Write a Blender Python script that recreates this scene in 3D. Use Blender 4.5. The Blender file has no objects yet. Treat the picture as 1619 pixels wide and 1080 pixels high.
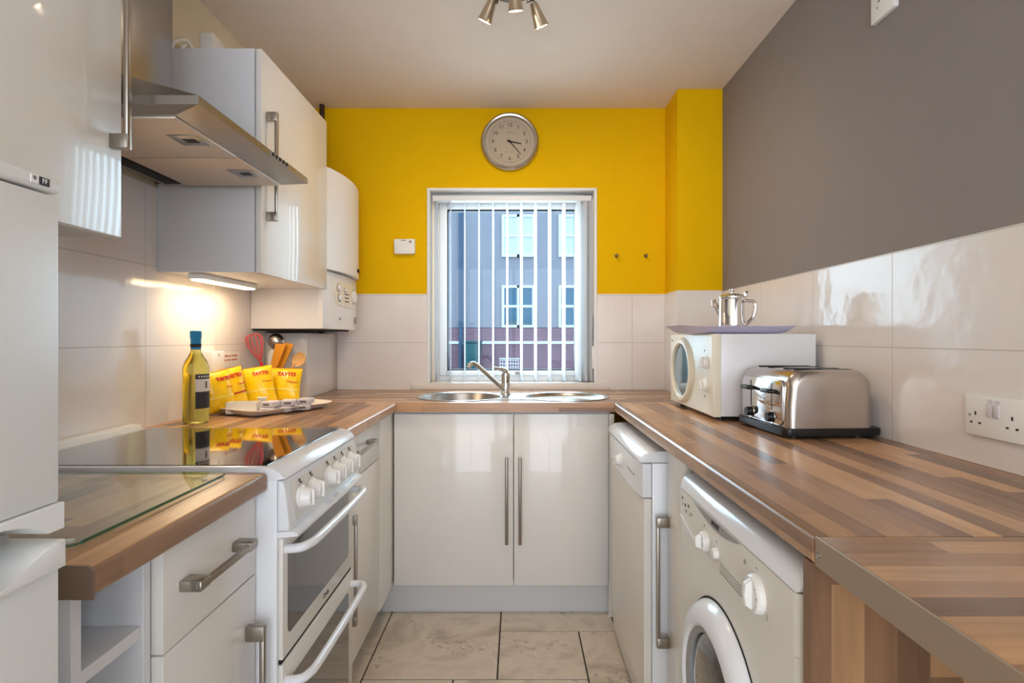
import bpy, bmesh, math, random
from mathutils import Vector, Matrix, Euler
random.seed(7)
sc = bpy.context.scene
COL = sc.collection
PI = math.pi
R = math.radians

# ------------------------------------------------------------------ materials
def lin(c):
    def f(v):
        v /= 255.0
        return v / 12.92 if v <= 0.04045 else ((v + 0.055) / 1.055) ** 2.4
    return (f(c[0]), f(c[1]), f(c[2]), 1.0)

def newmat(name):
    m = bpy.data.materials.new(name); m.use_nodes = True
    nt = m.node_tree; nt.nodes.clear()
    out = nt.nodes.new('ShaderNodeOutputMaterial')
    p = nt.nodes.new('ShaderNodeBsdfPrincipled')
    nt.links.new(p.outputs[0], out.inputs[0])
    return m, nt, p, out

def mat(name, rgb, rough=0.5, metal=0.0, coat=0.0, spec=None, trans=0.0, ior=1.45, var=0.03, vscale=8.0, bump=0.0, bscale=60.0, emit=None, estr=0.0, alpha=1.0, aniso=0.0):
    m, nt, p, out = newmat(name)
    c = lin(rgb)
    p.inputs['Base Color'].default_value = c
    p.inputs['Roughness'].default_value = rough
    p.inputs['Metallic'].default_value = metal
    p.inputs['Coat Weight'].default_value = coat
    p.inputs['Coat Roughness'].default_value = 0.05
    p.inputs['Transmission Weight'].default_value = trans
    p.inputs['IOR'].default_value = ior
    if aniso: p.inputs['Anisotropic'].default_value = aniso
    if spec is not None: p.inputs['Specular IOR Level'].default_value = spec
    if emit:
        p.inputs['Emission Color'].default_value = lin(emit)
        p.inputs['Emission Strength'].default_value = estr
    if var > 0:
        tc = nt.nodes.new('ShaderNodeTexCoord')
        n = nt.nodes.new('ShaderNodeTexNoise'); n.inputs['Scale'].default_value = vscale
        nt.links.new(tc.outputs['Object'], n.inputs['Vector'])
        mr = nt.nodes.new('ShaderNodeMapRange')
        mr.inputs['To Min'].default_value = 1 - var; mr.inputs['To Max'].default_value = 1 + var
        nt.links.new(n.outputs['Fac'], mr.inputs['Value'])
        mx = nt.nodes.new('ShaderNodeVectorMath'); mx.operation = 'SCALE'
        mx.inputs[0].default_value = c[:3]
        nt.links.new(mr.outputs[0], mx.inputs['Scale'])
        nt.links.new(mx.outputs[0], p.inputs['Base Color'])
    if bump > 0:
        tc2 = nt.nodes.new('ShaderNodeTexCoord')
        n2 = nt.nodes.new('ShaderNodeTexNoise'); n2.inputs['Scale'].default_value = bscale
        nt.links.new(tc2.outputs['Object'], n2.inputs['Vector'])
        b = nt.nodes.new('ShaderNodeBump'); b.inputs['Strength'].default_value = bump; b.inputs['Distance'].default_value = 0.002
        nt.links.new(n2.outputs['Fac'], b.inputs['Height'])
        nt.links.new(b.outputs[0], p.inputs['Normal'])
    return m

def M_(nt, op, a, b=None, c=None):
    n = nt.nodes.new('ShaderNodeMath'); n.operation = op
    for i, v in enumerate((a, b, c)):
        if v is None: continue
        if isinstance(v, (int, float)): n.inputs[i].default_value = v
        else: nt.links.new(v, n.inputs[i])
    return n.outputs[0]

def mixc(nt, fac, a, b):
    n = nt.nodes.new('ShaderNodeMix'); n.data_type = 'RGBA'
    if isinstance(fac, (int, float)): n.inputs[0].default_value = fac
    else: nt.links.new(fac, n.inputs[0])
    for i, v in ((6, a), (7, b)):
        if isinstance(v, tuple): n.inputs[i].default_value = v
        else: nt.links.new(v, n.inputs[i])
    return n.outputs[2]

def ramp(nt, fac, stops, interp='LINEAR'):
    n = nt.nodes.new('ShaderNodeValToRGB'); cr = n.color_ramp; cr.interpolation = interp
    while len(cr.elements) < len(stops): cr.elements.new(0.5)
    for e, (pos, col) in zip(cr.elements, stops):
        e.position = pos; e.color = lin(col)
    nt.links.new(fac, n.inputs[0])
    return n.outputs[0]

def tile_mat(name, axis, off, rgb=(234, 227, 223), w=0.4):
    m, nt, p, out = newmat(name)
    g = nt.nodes.new('ShaderNodeNewGeometry')
    s = nt.nodes.new('ShaderNodeSeparateXYZ'); nt.links.new(g.outputs['Position'], s.inputs[0])
    u = s.outputs[axis]; z = s.outputs[2]
    def line(v, o, per, half):
        q = M_(nt, 'ADD', v, -o + 1000 * per)
        fr = M_(nt, 'MODULO', q, per)
        d = M_(nt, 'MINIMUM', fr, M_(nt, 'SUBTRACT', per, fr))
        return M_(nt, 'LESS_THAN', d, half)
    l = M_(nt, 'MAXIMUM', line(u, off, w, 0.0011), line(z, 0.908, 0.25, 0.0011))
    n = nt.nodes.new('ShaderNodeTexNoise'); n.inputs['Scale'].default_value = 7
    nt.links.new(g.outputs['Position'], n.inputs['Vector'])
    base = mixc(nt, l, lin(rgb), lin((192, 183, 173)))
    nt.links.new(base, p.inputs['Base Color'])
    rg = M_(nt, 'MULTIPLY_ADD', l, 0.5, 0.13)
    nt.links.new(rg, p.inputs['Roughness'])
    b = nt.nodes.new('ShaderNodeBump'); b.inputs['Strength'].default_value = 0.5; b.inputs['Distance'].default_value = 0.004
    n.inputs['Scale'].default_value = 14
    h = M_(nt, 'MULTIPLY_ADD', l, -0.3, n.outputs['Fac'])
    nt.links.new(h, b.inputs['Height']); nt.links.new(b.outputs[0], p.inputs['Normal'])
    return m

def wood_mat(name, along, across, w=0.040, L=0.58, seed=0.0, rough=0.27, vertical=False, tone=1.0):
    """strip laminate: strips run along axis `along`, are `w` wide across axis `across`"""
    m, nt, p, out = newmat(name)
    g = nt.nodes.new('ShaderNodeNewGeometry')
    s = nt.nodes.new('ShaderNodeSeparateXYZ'); nt.links.new(g.outputs['Position'], s.inputs[0])
    u = M_(nt, 'ADD', s.outputs[along], 20 + seed); v = M_(nt, 'ADD', s.outputs[across], 20 + seed * 0.37)
    # front edges face sideways: fold z into the across coordinate so that the edge continues the strips
    if not vertical: v = M_(nt, 'ADD', v, M_(nt, 'MULTIPLY', s.outputs[2], -1.0))
    row = M_(nt, 'FLOOR', M_(nt, 'DIVIDE', v, w))
    def wn(a, b=None):
        n = nt.nodes.new('ShaderNodeTexWhiteNoise'); n.noise_dimensions = '2D'
        c = nt.nodes.new('ShaderNodeCombineXYZ')
        nt.links.new(a, c.inputs[0])
        if b is not None: nt.links.new(b, c.inputs[1])
        nt.links.new(c.outputs[0], n.inputs['Vector'])
        return n.outputs['Value']
    off = wn(row)
    uu = M_(nt, 'ADD', M_(nt, 'DIVIDE', u, L), M_(nt, 'MULTIPLY', off, 7.3))
    col = M_(nt, 'FLOOR', uu)
    rnd = wn(row, col)
    c = ramp(nt, rnd, [(0.0, (122, 92, 71)), (0.22, (142, 107, 82)), (0.45, (164, 124, 92)), (0.7, (188, 143, 104)), (1.0, (206, 160, 116))])
    # grain stretched along the strip
    cb = nt.nodes.new('ShaderNodeCombineXYZ')
    nt.links.new(M_(nt, 'MULTIPLY', u, 4.0), cb.inputs[0])
    nt.links.new(M_(nt, 'MULTIPLY', v, 110.0), cb.inputs[1])
    nt.links.new(M_(nt, 'MULTIPLY', rnd, 30.0), cb.inputs[2])
    n = nt.nodes.new('ShaderNodeTexNoise'); n.inputs['Scale'].default_value = 1.0; n.inputs['Detail'].default_value = 4
    n.inputs['Distortion'].default_value = 0.6
    nt.links.new(cb.outputs[0], n.inputs['Vector'])
    cb2 = nt.nodes.new('ShaderNodeCombineXYZ')
    nt.links.new(M_(nt, 'MULTIPLY', u, 5.0), cb2.inputs[0]); nt.links.new(M_(nt, 'MULTIPLY', v, 24.0), cb2.inputs[1]); nt.links.new(M_(nt, 'MULTIPLY', rnd, 50.0), cb2.inputs[2])
    n2 = nt.nodes.new('ShaderNodeTexNoise'); n2.inputs['Scale'].default_value = 1.0; n2.inputs['Detail'].default_value = 3
    nt.links.new(cb2.outputs[0], n2.inputs['Vector'])
    k = M_(nt, 'ADD', M_(nt, 'MULTIPLY', n.outputs['Fac'], 0.42), M_(nt, 'MULTIPLY', n2.outputs['Fac'], 0.62))
    k = M_(nt, 'MULTIPLY', M_(nt, 'ADD', k, 0.48), tone)
    sc_ = nt.nodes.new('ShaderNodeVectorMath'); sc_.operation = 'SCALE'
    nt.links.new(c, sc_.inputs[0]); nt.links.new(k, sc_.inputs['Scale'])
    nt.links.new(sc_.outputs[0], p.inputs['Base Color'])
    p.inputs['Roughness'].default_value = rough
    b = nt.nodes.new('ShaderNodeBump'); b.inputs['Strength'].default_value = 0.12; b.inputs['Distance'].default_value = 0.001
    nt.links.new(n.outputs['Fac'], b.inputs['Height']); nt.links.new(b.outputs[0], p.inputs['Normal'])
    return m

def floor_tile_mat():
    m, nt, p, out = newmat('limestone')
    g = nt.nodes.new('ShaderNodeNewGeometry')
    at = nt.nodes.new('ShaderNodeAttribute'); at.attribute_name = 'tileid'; at.attribute_type = 'GEOMETRY'
    off = nt.nodes.new('ShaderNodeVectorMath'); off.operation = 'ADD'
    nt.links.new(g.outputs['Position'], off.inputs[0]); nt.links.new(at.outputs['Color'], off.inputs[1])
    n = nt.nodes.new('ShaderNodeTexNoise'); n.inputs['Scale'].default_value = 4.2; n.inputs['Detail'].default_value = 8; n.inputs['Roughness'].default_value = 0.62
    n.inputs['Distortion'].default_value = 0.9
    nt.links.new(off.outputs[0], n.inputs['Vector'])
    c = ramp(nt, n.outputs['Fac'], [(0.30, (178, 164, 148)), (0.42, (204, 191, 174)), (0.5, (218, 206, 190)), (0.62, (208, 194, 176)), (0.8, (224, 214, 200))])
    n2 = nt.nodes.new('ShaderNodeTexNoise'); n2.inputs['Scale'].default_value = 38; n2.inputs['Detail'].default_value = 6; n2.inputs['Roughness'].default_value = 0.7
    nt.links.new(off.outputs[0], n2.inputs['Vector'])
    n3 = nt.nodes.new('ShaderNodeTexNoise'); n3.inputs['Scale'].default_value = 5.5; n3.inputs['Detail'].default_value = 3
    nt.links.new(off.outputs[0], n3.inputs['Vector'])
    pit = M_(nt, 'MULTIPLY', M_(nt, 'GREATER_THAN', n2.outputs['Fac'], 0.56), M_(nt, 'GREATER_THAN', n3.outputs['Fac'], 0.57))
    c2 = mixc(nt, M_(nt, 'MULTIPLY', pit, 0.45), c, lin((120, 108, 96)))
    nt.links.new(c2, p.inputs['Base Color'])
    p.inputs['Roughness'].default_value = 0.38
    b = nt.nodes.new('ShaderNodeBump'); b.inputs['Strength'].default_value = 0.25; b.inputs['Distance'].default_value = 0.002
    nt.links.new(n.outputs['Fac'], b.inputs['Height']); nt.links.new(b.outputs[0], p.inputs['Normal'])
    return m

def pane_mat(name, tint=(1, 1, 1), ior=1.5, rough=0.0):
    """thin clear glass: see-through with a fresnel reflection"""
    m = bpy.data.materials.new(name); m.use_nodes = True
    nt = m.node_tree; nt.nodes.clear()
    out = nt.nodes.new('ShaderNodeOutputMaterial')
    t = nt.nodes.new('ShaderNodeBsdfTransparent'); t.inputs[0].default_value = (*tint, 1)
    g = nt.nodes.new('ShaderNodeBsdfGlossy'); g.inputs['Roughness'].default_value = rough
    f = nt.nodes.new('ShaderNodeFresnel'); f.inputs[0].default_value = ior
    mx = nt.nodes.new('ShaderNodeMixShader')
    gm = nt.nodes.new('ShaderNodeNewGeometry')
    ff = M_(nt, 'MULTIPLY', f.outputs[0], M_(nt, 'SUBTRACT', 1.0, gm.outputs['Backfacing']))
    nt.links.new(ff, mx.inputs[0]); nt.links.new(t.outputs[0], mx.inputs[1]); nt.links.new(g.outputs[0], mx.inputs[2])
    nt.links.new(mx.outputs[0], out.inputs[0])
    return m

def slat_mat():
    m, nt, p, out = newmat('blind_fabric')
    n = nt.nodes.new('ShaderNodeTexNoise'); n.inputs['Scale'].default_value = 300
    tc = nt.nodes.new('ShaderNodeTexCoord'); nt.links.new(tc.outputs['Object'], n.inputs['Vector'])
    c = ramp(nt, n.outputs['Fac'], [(0.3, (244, 246, 248)), (0.7, (250, 250, 250))])
    nt.links.new(c, p.inputs['Base Color']); p.inputs['Roughness'].default_value = 0.75
    t = nt.nodes.new('ShaderNodeBsdfTranslucent'); nt.links.new(c, t.inputs[0])
    mx = nt.nodes.new('ShaderNodeMixShader'); mx.inputs[0].default_value = 0.45
    nt.links.new(p.outputs[0], mx.inputs[1]); nt.links.new(t.outputs[0], mx.inputs[2]); nt.links.new(mx.outputs[0], out.inputs[0])
    return m

def brick_mat(name, c1, c2, mortar, rough=0.85):
    m, nt, p, out = newmat(name)
    g = nt.nodes.new('ShaderNodeNewGeometry')
    mp = nt.nodes.new('ShaderNodeMapping'); mp.inputs['Rotation'].default_value = (R(-90), 0, 0)
    nt.links.new(g.outputs['Position'], mp.inputs[0])
    b = nt.nodes.new('ShaderNodeTexBrick')
    nt.links.new(mp.outputs[0], b.inputs['Vector'])
    b.inputs['Color1'].default_value = lin(c1); b.inputs['Color2'].default_value = lin(c2); b.inputs['Mortar'].default_value = lin(mortar)
    b.inputs['Scale'].default_value = 1.0; b.inputs['Brick Width'].default_value = 0.225; b.inputs['Row Height'].default_value = 0.075
    b.inputs['Mortar Size'].default_value = 0.006
    nt.links.new(b.outputs['Color'], p.inputs['Base Color']); p.inputs['Roughness'].default_value = rough
    return m

MT = {}
MT['gloss'] = mat('gloss_cream_door', (232, 227, 219), 0.32, coat=0.55, var=0.01)
MT['carcass'] = mat('white_carcass', (226, 226, 228), 0.45, var=0.01)
MT['plinth'] = mat('white_plinth', (208, 207, 206), 0.4, var=0.02)
MT['appl'] = mat('appliance_white', (232, 233, 236), 0.24, coat=0.2, var=0.01)
MT['applwarm'] = mat('appliance_front_warm_lit', (226, 220, 210), 0.3, coat=0.15, var=0.01)  # appliance white with the warm light on the fronts put into the colour
MT['fridge'] = mat('fridge_white', (232, 231, 226), 0.32, var=0.01, bump=0.05, bscale=500)
MT['boiler'] = mat('boiler_white', (236, 233, 230), 0.28, var=0.01)
MT['plasticw'] = mat('white_plastic', (238, 236, 232), 0.35, var=0.01)
MT['plasticg'] = mat('grey_plastic', (150, 148, 144), 0.4)
MT['blade'] = mat('bright_steel_blade', (222, 222, 220), 0.45, metal=0.35)
MT['black'] = mat('black_plastic', (22, 22, 24), 0.35, var=0.05)
MT['dark'] = mat('dark_gap', (30, 29, 28), 0.8)
MT['steel'] = mat('brushed_steel', (190, 186, 180), 0.27, metal=1, bump=0.04, bscale=300)
MT['steelb'] = mat('hood_steel', (158, 155, 152), 0.3, metal=1, bump=0.05, bscale=200)
MT['filter'] = mat('filter_mesh_warm_lit', (212, 196, 178), 0.45, metal=0.4, bump=0.1, bscale=900)  # lightened and warmed: bounce light from the hob put into the colour
MT['toast'] = mat('toaster_brushed_steel', (196, 188, 182), 0.22, metal=1, bump=0.03, bscale=500)
MT['chrome'] = mat('chrome', (222, 220, 218), 0.07, metal=1, var=0.0)
MT['nickel'] = mat('satin_nickel', (196, 180, 156), 0.28, metal=1)
MT['handle'] = mat('handle_nickel', (168, 160, 150), 0.32, metal=1)
MT['pinkgrey'] = mat('wall_paint_grey', (144, 135, 131), 0.85, spec=.2, bump=0.1, bscale=180)
MT['cream'] = mat('wall_paint_cream', (224, 210, 184), 0.85, bump=0.1, bscale=180)
MT['yellow'] = mat('wall_paint_yellow', (234, 186, 0), 0.8, spec=.15, var=0.02, bump=0.15, bscale=180)
MT['ceil'] = mat('ceiling_paint', (232, 219, 206), 0.9, spec=.2, bump=0.06, bscale=120)
MT['tileL'] = tile_mat('wall_tile_side', 1, 0.106)
MT['tileR'] = tile_mat('wall_tile_right', 1, 0.28)
MT['tileB'] = tile_mat('wall_tile_back', 0, -0.953 + 0.0, w=0.52)
MT['tileP'] = mat('tile_plain', (232, 227, 222), 0.14, var=0.01, bump=0.25, bscale=12)
MT['grout'] = mat('floor_grout', (70, 62, 56), 0.9)
MT['floor'] = floor_tile_mat()
SEEDN = 3.9
MT['woodY'] = wood_mat('strip_laminate_lengthways', 1, 0)
MT['woodL'] = wood_mat('strip_laminate_left', 1, 0, seed=3.3)
MT['woodX'] = wood_mat('strip_laminate_crossways', 0, 1, seed=1.7)
MT['woodN'] = wood_mat('strip_laminate_near', 0, 1, seed=SEEDN)
MT['woodV'] = wood_mat('strip_laminate_upright', 2, 0, w=0.046, L=3.0, seed=2.2, vertical=True, rough=0.4, tone=0.8)
MT['cap'] = mat('brown_edge_cap', (122, 100, 84), 0.4)
MT['strip'] = mat('metal_edging_strip', (166, 146, 126), 0.42, metal=0.4)
MT['glassblk'] = mat('black_ceramic_glass', (20, 18, 18), 0.04, coat=0.6, spec=0.9, var=0.0)
MT['ovenglass'] = mat('smoked_oven_glass', (56, 55, 54), 0.07, coat=0.8, var=0.02)
MT['boardglass'] = pane_mat('board_glass', (.95, .985, .965), ior=1.4)
MT['boardedge'] = mat('board_glass_edge', (60, 120, 92), 0.1, trans=0.5, ior=1.4, var=0)
MT['pane'] = pane_mat('window_glass', (0.86, 0.96, 1.0), ior=1.28)
MT['upvc'] = mat('upvc_white', (236, 236, 236), 0.35, var=0.01)
MT['gasket'] = mat('black_gasket', (22, 30, 42), 0.6)
MT['slat'] = slat_mat()
MT['silver'] = mat('silver_painted', (186, 180, 172), 0.22, metal=0.85)
MT['clockface'] = mat('clock_dial', (196, 180, 156), 0.6)
MT['ink'] = mat('dark_ink', (40, 36, 34), 0.6)
MT['greyink'] = mat('grey_ink', (120, 112, 104), 0.6)
MT['redink'] = mat('red_ink', (196, 30, 26), 0.5)
MT['rustink'] = mat('rust_ink', (196, 112, 100), 0.6)
MT['blueink'] = mat('blue_ink', (60, 110, 190), 0.5)
MT['crisp'] = mat('crisp_packet_yellow', (250, 204, 10), 0.28, coat=0.3, bump=0.5, bscale=30)
MT['crispred'] = mat('crisp_packet_red', (190, 56, 24), 0.35, coat=0.3, bump=0.5, bscale=30)
MT['crispband'] = mat('crisp_packet_pale_band', (246, 220, 96), 0.35, coat=0.3)
MT['paper'] = mat('paper_white', (236, 230, 220), 0.7)
MT['sachet'] = mat('printed_sachet', (214, 206, 210), 0.6, var=0.16, vscale=160)
MT['china'] = mat('white_melamine', (240, 232, 224), 0.28)
MT['lilac'] = mat('white_lilac_tray', (214, 208, 232), 0.3)
MT['copper'] = mat('dark_pipe', (70, 52, 42), 0.5, metal=0.4)
MT['wine'] = mat('white_wine_glass', (228, 230, 140), 0.02, trans=0.94, ior=1.3, var=0.0)
MT['blue'] = mat('blue_foil', (40, 150, 206), 0.4)
MT['labeld'] = mat('label_charcoal', (50, 52, 56), 0.6)
MT['labelw'] = mat('label_white', (226, 222, 216), 0.6)
MT['red'] = mat('red_silicone', (214, 40, 44), 0.4)
MT['pink'] = mat('pink_red_wire', (226, 96, 100), 0.35)
MT['spoonwood'] = mat('beech_wood', (236, 184, 118), 0.55, var=0.1)
MT['spatwood'] = mat('orange_bamboo', (218, 144, 34), 0.5, var=0.12)
MT['brassy'] = mat('nickel_warm', (150, 130, 104), 0.2, metal=1)
MT['lens'] = mat('lit_lamp_lens', (255, 240, 210), 0.4, emit=(255, 232, 196), estr=30.0, var=0)
MT['tube'] = mat('lit_strip_lamp', (255, 235, 200), 0.4, emit=(255, 222, 170), estr=14.0, var=0)
MT['platebl'] = mat('chrome_base_blue_reflection', (150, 172, 190), 0.12, metal=1, var=0)  # blue window reflection put into the chrome colour
MT['drum'] = mat('drum_dark', (54, 52, 50), 0.25, metal=0.6)
MT['wmglass'] = mat('porthole_glass', (70, 68, 64), 0.05, coat=1.0)
MT['render'] = mat('building_grey_render', (156, 154, 162), 0.9, var=0.06, vscale=3, bump=0.3, bscale=20)
MT['brick'] = brick_mat('building_red_brick', (150, 106, 116), (128, 94, 108), (150, 134, 142))
MT['outw'] = mat('building_window_white', (236, 238, 240), 0.5)
MT['outglass'] = mat('building_window_glass', (46, 104, 130), 0.06, spec=0.8)
MT['outsky'] = mat('building_window_sky_reflection', (214, 224, 232), 0.8)  # sky reflected in the upper panes, painted as a pale colour
MT['pave'] = mat('paving', (120, 116, 118), 0.9)
MT['teal'] = mat('teal_bin_plastic', (34, 92, 98), 0.5)
MT['drain'] = mat('blue_downpipe', (70, 96, 122), 0.5)
MT['micwin'] = mat('microwave_window', (96, 140, 156), 0.05, coat=1.0, metal=0.5)
MT['ivory'] = mat('ivory_plastic', (236, 228, 206), 0.3)

# ------------------------------------------------------------------ builders
class MB:
    def __init__(self): self.bm = bmesh.new()
    def box(self, x0, x1, y0, y1, z0, z1, bev=0.0, seg=2, mi=0, sel=None):
        bm = self.bm
        vs = [bm.verts.new((x, y, z)) for x in (x0, x1) for y in (y0, y1) for z in (z0, z1)]
        idx = [(0, 1, 3, 2), (4, 6, 7, 5), (0, 4, 5, 1), (2, 3, 7, 6), (0, 2, 6, 4), (1, 5, 7, 3)]
        fs = [bm.faces.new([vs[i] for i in f]) for f in idx]
        for f in fs: f.material_index = mi
        if bev > 0:
            es = list({e for f in fs for e in f.edges})
            if sel: es = [e for e in es if sel((e.verts[0].co + e.verts[1].co) / 2, e.verts[1].co - e.verts[0].co)]
            bmesh.ops.bevel(bm, geom=es, offset=bev, segments=seg, profile=0.5, affect='EDGES', clamp_overlap=True)
        return self
    def prism(self, pts, axis, a0, a1, bev=0.0, seg=2, mi=0):
        """polygon pts (2D) in the plane normal to axis, extruded from a0 to a1"""
        bm = self.bm
        def co(p, a):
            if axis == 'x': return (a, p[0], p[1])
            if axis == 'y': return (p[0], a, p[1])
            return (p[0], p[1], a)
        v0 = [bm.verts.new(co(p, a0)) for p in pts]; v1 = [bm.verts.new(co(p, a1)) for p in pts]
        n = len(pts); fs = []
        f0 = bm.faces.new(v0); f1 = bm.faces.new(list(reversed(v1))); fs += [f0, f1]
        for i in range(n): fs.append(bm.faces.new([v0[i], v1[i], v1[(i + 1) % n], v0[(i + 1) % n]]))
        for f in fs: f.material_index = mi
        if bev > 0:
            es = list(f0.edges) + list(f1.edges)
            bmesh.ops.bevel(bm, geom=es, offset=bev, segments=seg, profile=0.5, affect='EDGES', clamp_overlap=True)
        return self
    def cyl(self, p0, p1, r0, r1=None, seg=24, bev=0.0, mi=0, caps=True):
        bm = self.bm
        if r1 is None: r1 = r0
        p0 = Vector(p0); p1 = Vector(p1); d = (p1 - p0).normalized()
        a = d.orthogonal().normalized(); b = d.cross(a)
        c0 = [bm.verts.new(p0 + (a * math.cos(t) + b * math.sin(t)) * r0) for t in [2 * PI * i / seg for i in range(seg)]]
        c1 = [bm.verts.new(p1 + (a * math.cos(t) + b * math.sin(t)) * r1) for t in [2 * PI * i / seg for i in range(seg)]]
        fs = [bm.faces.new([c0[i], c0[(i + 1) % seg], c1[(i + 1) % seg], c1[i]]) for i in range(seg)]
        if caps:
            f0 = bm.faces.new(list(reversed(c0))); f1 = bm.faces.new(c1); fs += [f0, f1]
            if bev > 0:
                bmesh.ops.bevel(bm, geom=list(f0.edges) + list(f1.edges), offset=bev, segments=2, profile=0.5, affect='EDGES', clamp_overlap=True)
        for f in fs:
            if f.is_valid: f.material_index = mi
        return self
    def tube(self, pts, r, seg=12, closed=False, caps=True, mi=0):
        bm = self.bm
        pts = [Vector(p) for p in pts]; n = len(pts)
        rr = r if isinstance(r, (list, tuple)) else [r] * n
        rings = []; a = None
        for i, p in enumerate(pts):
            if closed: t = pts[(i + 1) % n] - pts[i - 1]
            else: t = pts[min(i + 1, n - 1)] - pts[max(i - 1, 0)]
            t.normalize()
            if a is None: a = t.orthogonal().normalized()
            a = (a - t * a.dot(t)).normalized(); b = t.cross(a)
            rings.append([bm.verts.new(p + (a * math.cos(q) + b * math.sin(q)) * rr[i]) for q in [2 * PI * k / seg for k in range(seg)]])
        m = n if closed else n - 1
        for i in range(m):
            A, B_ = rings[i], rings[(i + 1) % n]
            for k in range(seg):
                bm.faces.new([A[k], A[(k + 1) % seg], B_[(k + 1) % seg], B_[k]]).material_index = mi
        if caps and not closed:
            bm.faces.new(list(reversed(rings[0]))).material_index = mi; bm.faces.new(rings[-1]).material_index = mi
        return self
    def lathe(self, prof, c=(0, 0, 0), axis='z', seg=40, a0=0.0, a1=2 * PI, mi=0, caps=True, sx=1.0, sy=1.0):
        """prof: list of (r, h). axis z / x / -x / y / -y"""
        bm = self.bm; c = Vector(c)
        full = abs(a1 - a0 - 2 * PI) < 1e-6
        na = seg if full else seg + 1
        def co(r, h, t):
            u, v = r * math.cos(t) * sx, r * math.sin(t) * sy
            return {'z': (u, v, h), 'x': (h, u, v), '-x': (-h, -u, v), 'y': (-u, h, v), '-y': (u, -h, v)}[axis]
        rings = []
        for r, h in prof:
            if r < 1e-7: rings.append([bm.verts.new(c + Vector(co(0, h, 0)))])
            else: rings.append([bm.verts.new(c + Vector(co(r, h, a0 + (a1 - a0) * i / seg))) for i in range(na)])
        for j in range(len(rings) - 1):
            A, B_ = rings[j], rings[j + 1]
            for i in range(seg):
                k = (i + 1) % na
                if len(A) == 1 and len(B_) == 1: continue
                if len(A) == 1: f = bm.faces.new([A[0], B_[i], B_[k]])
                elif len(B_) == 1: f = bm.faces.new([A[i], B_[0], A[k]])
                else: f = bm.faces.new([A[i], B_[i], B_[k], A[k]])
                f.material_index = mi
        return self
    def fin(self, name, mats, parent=None, origin=None, angle=35, local=False):
        bm = self.bm
        bmesh.ops.recalc_face_normals(bm, faces=bm.faces[:])
        th = R(angle)
        for f in bm.faces: f.smooth = True
        for e in bm.edges:
            if len(e.link_faces) == 2 and e.calc_face_angle(0) > th: e.smooth = False
        if parent is not None:
            r = parent
            while r.parent: r = r.parent
            if not local: bmesh.ops.translate(bm, verts=bm.verts[:], vec=-r.location)
        elif origin is not None: bmesh.ops.translate(bm, verts=bm.verts[:], vec=-Vector(origin))
        me = bpy.data.meshes.new(name); bm.to_mesh(me); bm.free()
        for m in (mats if isinstance(mats, (list, tuple)) else [mats]): me.materials.append(m)
        o = bpy.data.objects.new(name, me); COL.objects.link(o)
        if parent is not None: o.parent = parent
        elif origin is not None: o.location = origin
        return o

def thing(name, label, cat, loc=(0, 0, 0), rz=0.0, group=None):
    o = bpy.data.objects.new(name, None); COL.objects.link(o)
    o.empty_display_size = 0.05
    o.location = loc; o.rotation_euler = (0, 0, rz)
    o['label'] = label; o['category'] = cat
    if group: o['group'] = group
    return o
def tag(o, label, cat, group=None):
    o['label'] = label; o['category'] = cat
    if group: o['group'] = group
    return o
def struct(name, mb, mats, parent=None, label=None):
    o = mb.fin(name, mats, parent)
    if parent is None: o['kind'] = 'structure'
    if label: o['label'] = label
    return o
def structE(name, loc):
    o = bpy.data.objects.new(name, None); COL.objects.link(o); o.location = loc; o['kind'] = 'structure'
    return o
def copy_tree(o, parent=None):
    c = o.copy(); COL.objects.link(c)
    if parent is not None: c.parent = parent
    for ch in list(o.children): copy_tree(ch, c)
    return c

def text_part(name, s, size, M, m, parent, align='CENTER', extrude=0.0003, warp=None, local=False, bold=0.0):
    cu = bpy.data.curves.new(name, 'FONT'); cu.body = s; cu.size = size; cu.align_x = align; cu.align_y = 'CENTER'; cu.extrude = extrude; cu.offset = bold
    cu.resolution_u = 3
    t = bpy.data.objects.new('tmp_text', cu); COL.objects.link(t)
    dg = bpy.context.evaluated_depsgraph_get()
    me = bpy.data.meshes.new_from_object(t.evaluated_get(dg))
    bpy.data.objects.remove(t); bpy.data.curves.remove(cu)
    r = parent
    while r.parent: r = r.parent
    sh = Vector((0, 0, 0)) if local else r.location
    for v in me.vertices:
        co = M @ v.co
        if warp: co = warp(co)
        v.co = co - sh
    me.materials.clear(); me.materials.append(m)
    me.name = name
    o = bpy.data.objects.new(name, me); COL.objects.link(o); o.parent = parent
    return o
def face(x, y, z, d):
    """text frame at a point, lettering read from direction d: '+x','-x','-y'"""
    if d == '-y': Rm = Matrix(((1, 0, 0), (0, 0, -1), (0, 1, 0)))
    elif d == '+x': Rm = Matrix(((0, 0, 1), (1, 0, 0), (0, 1, 0)))
    elif d == '-x': Rm = Matrix(((0, 0, -1), (-1, 0, 0), (0, 1, 0)))
    return Matrix.Translation((x, y, z)) @ Rm.to_4x4()

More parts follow.
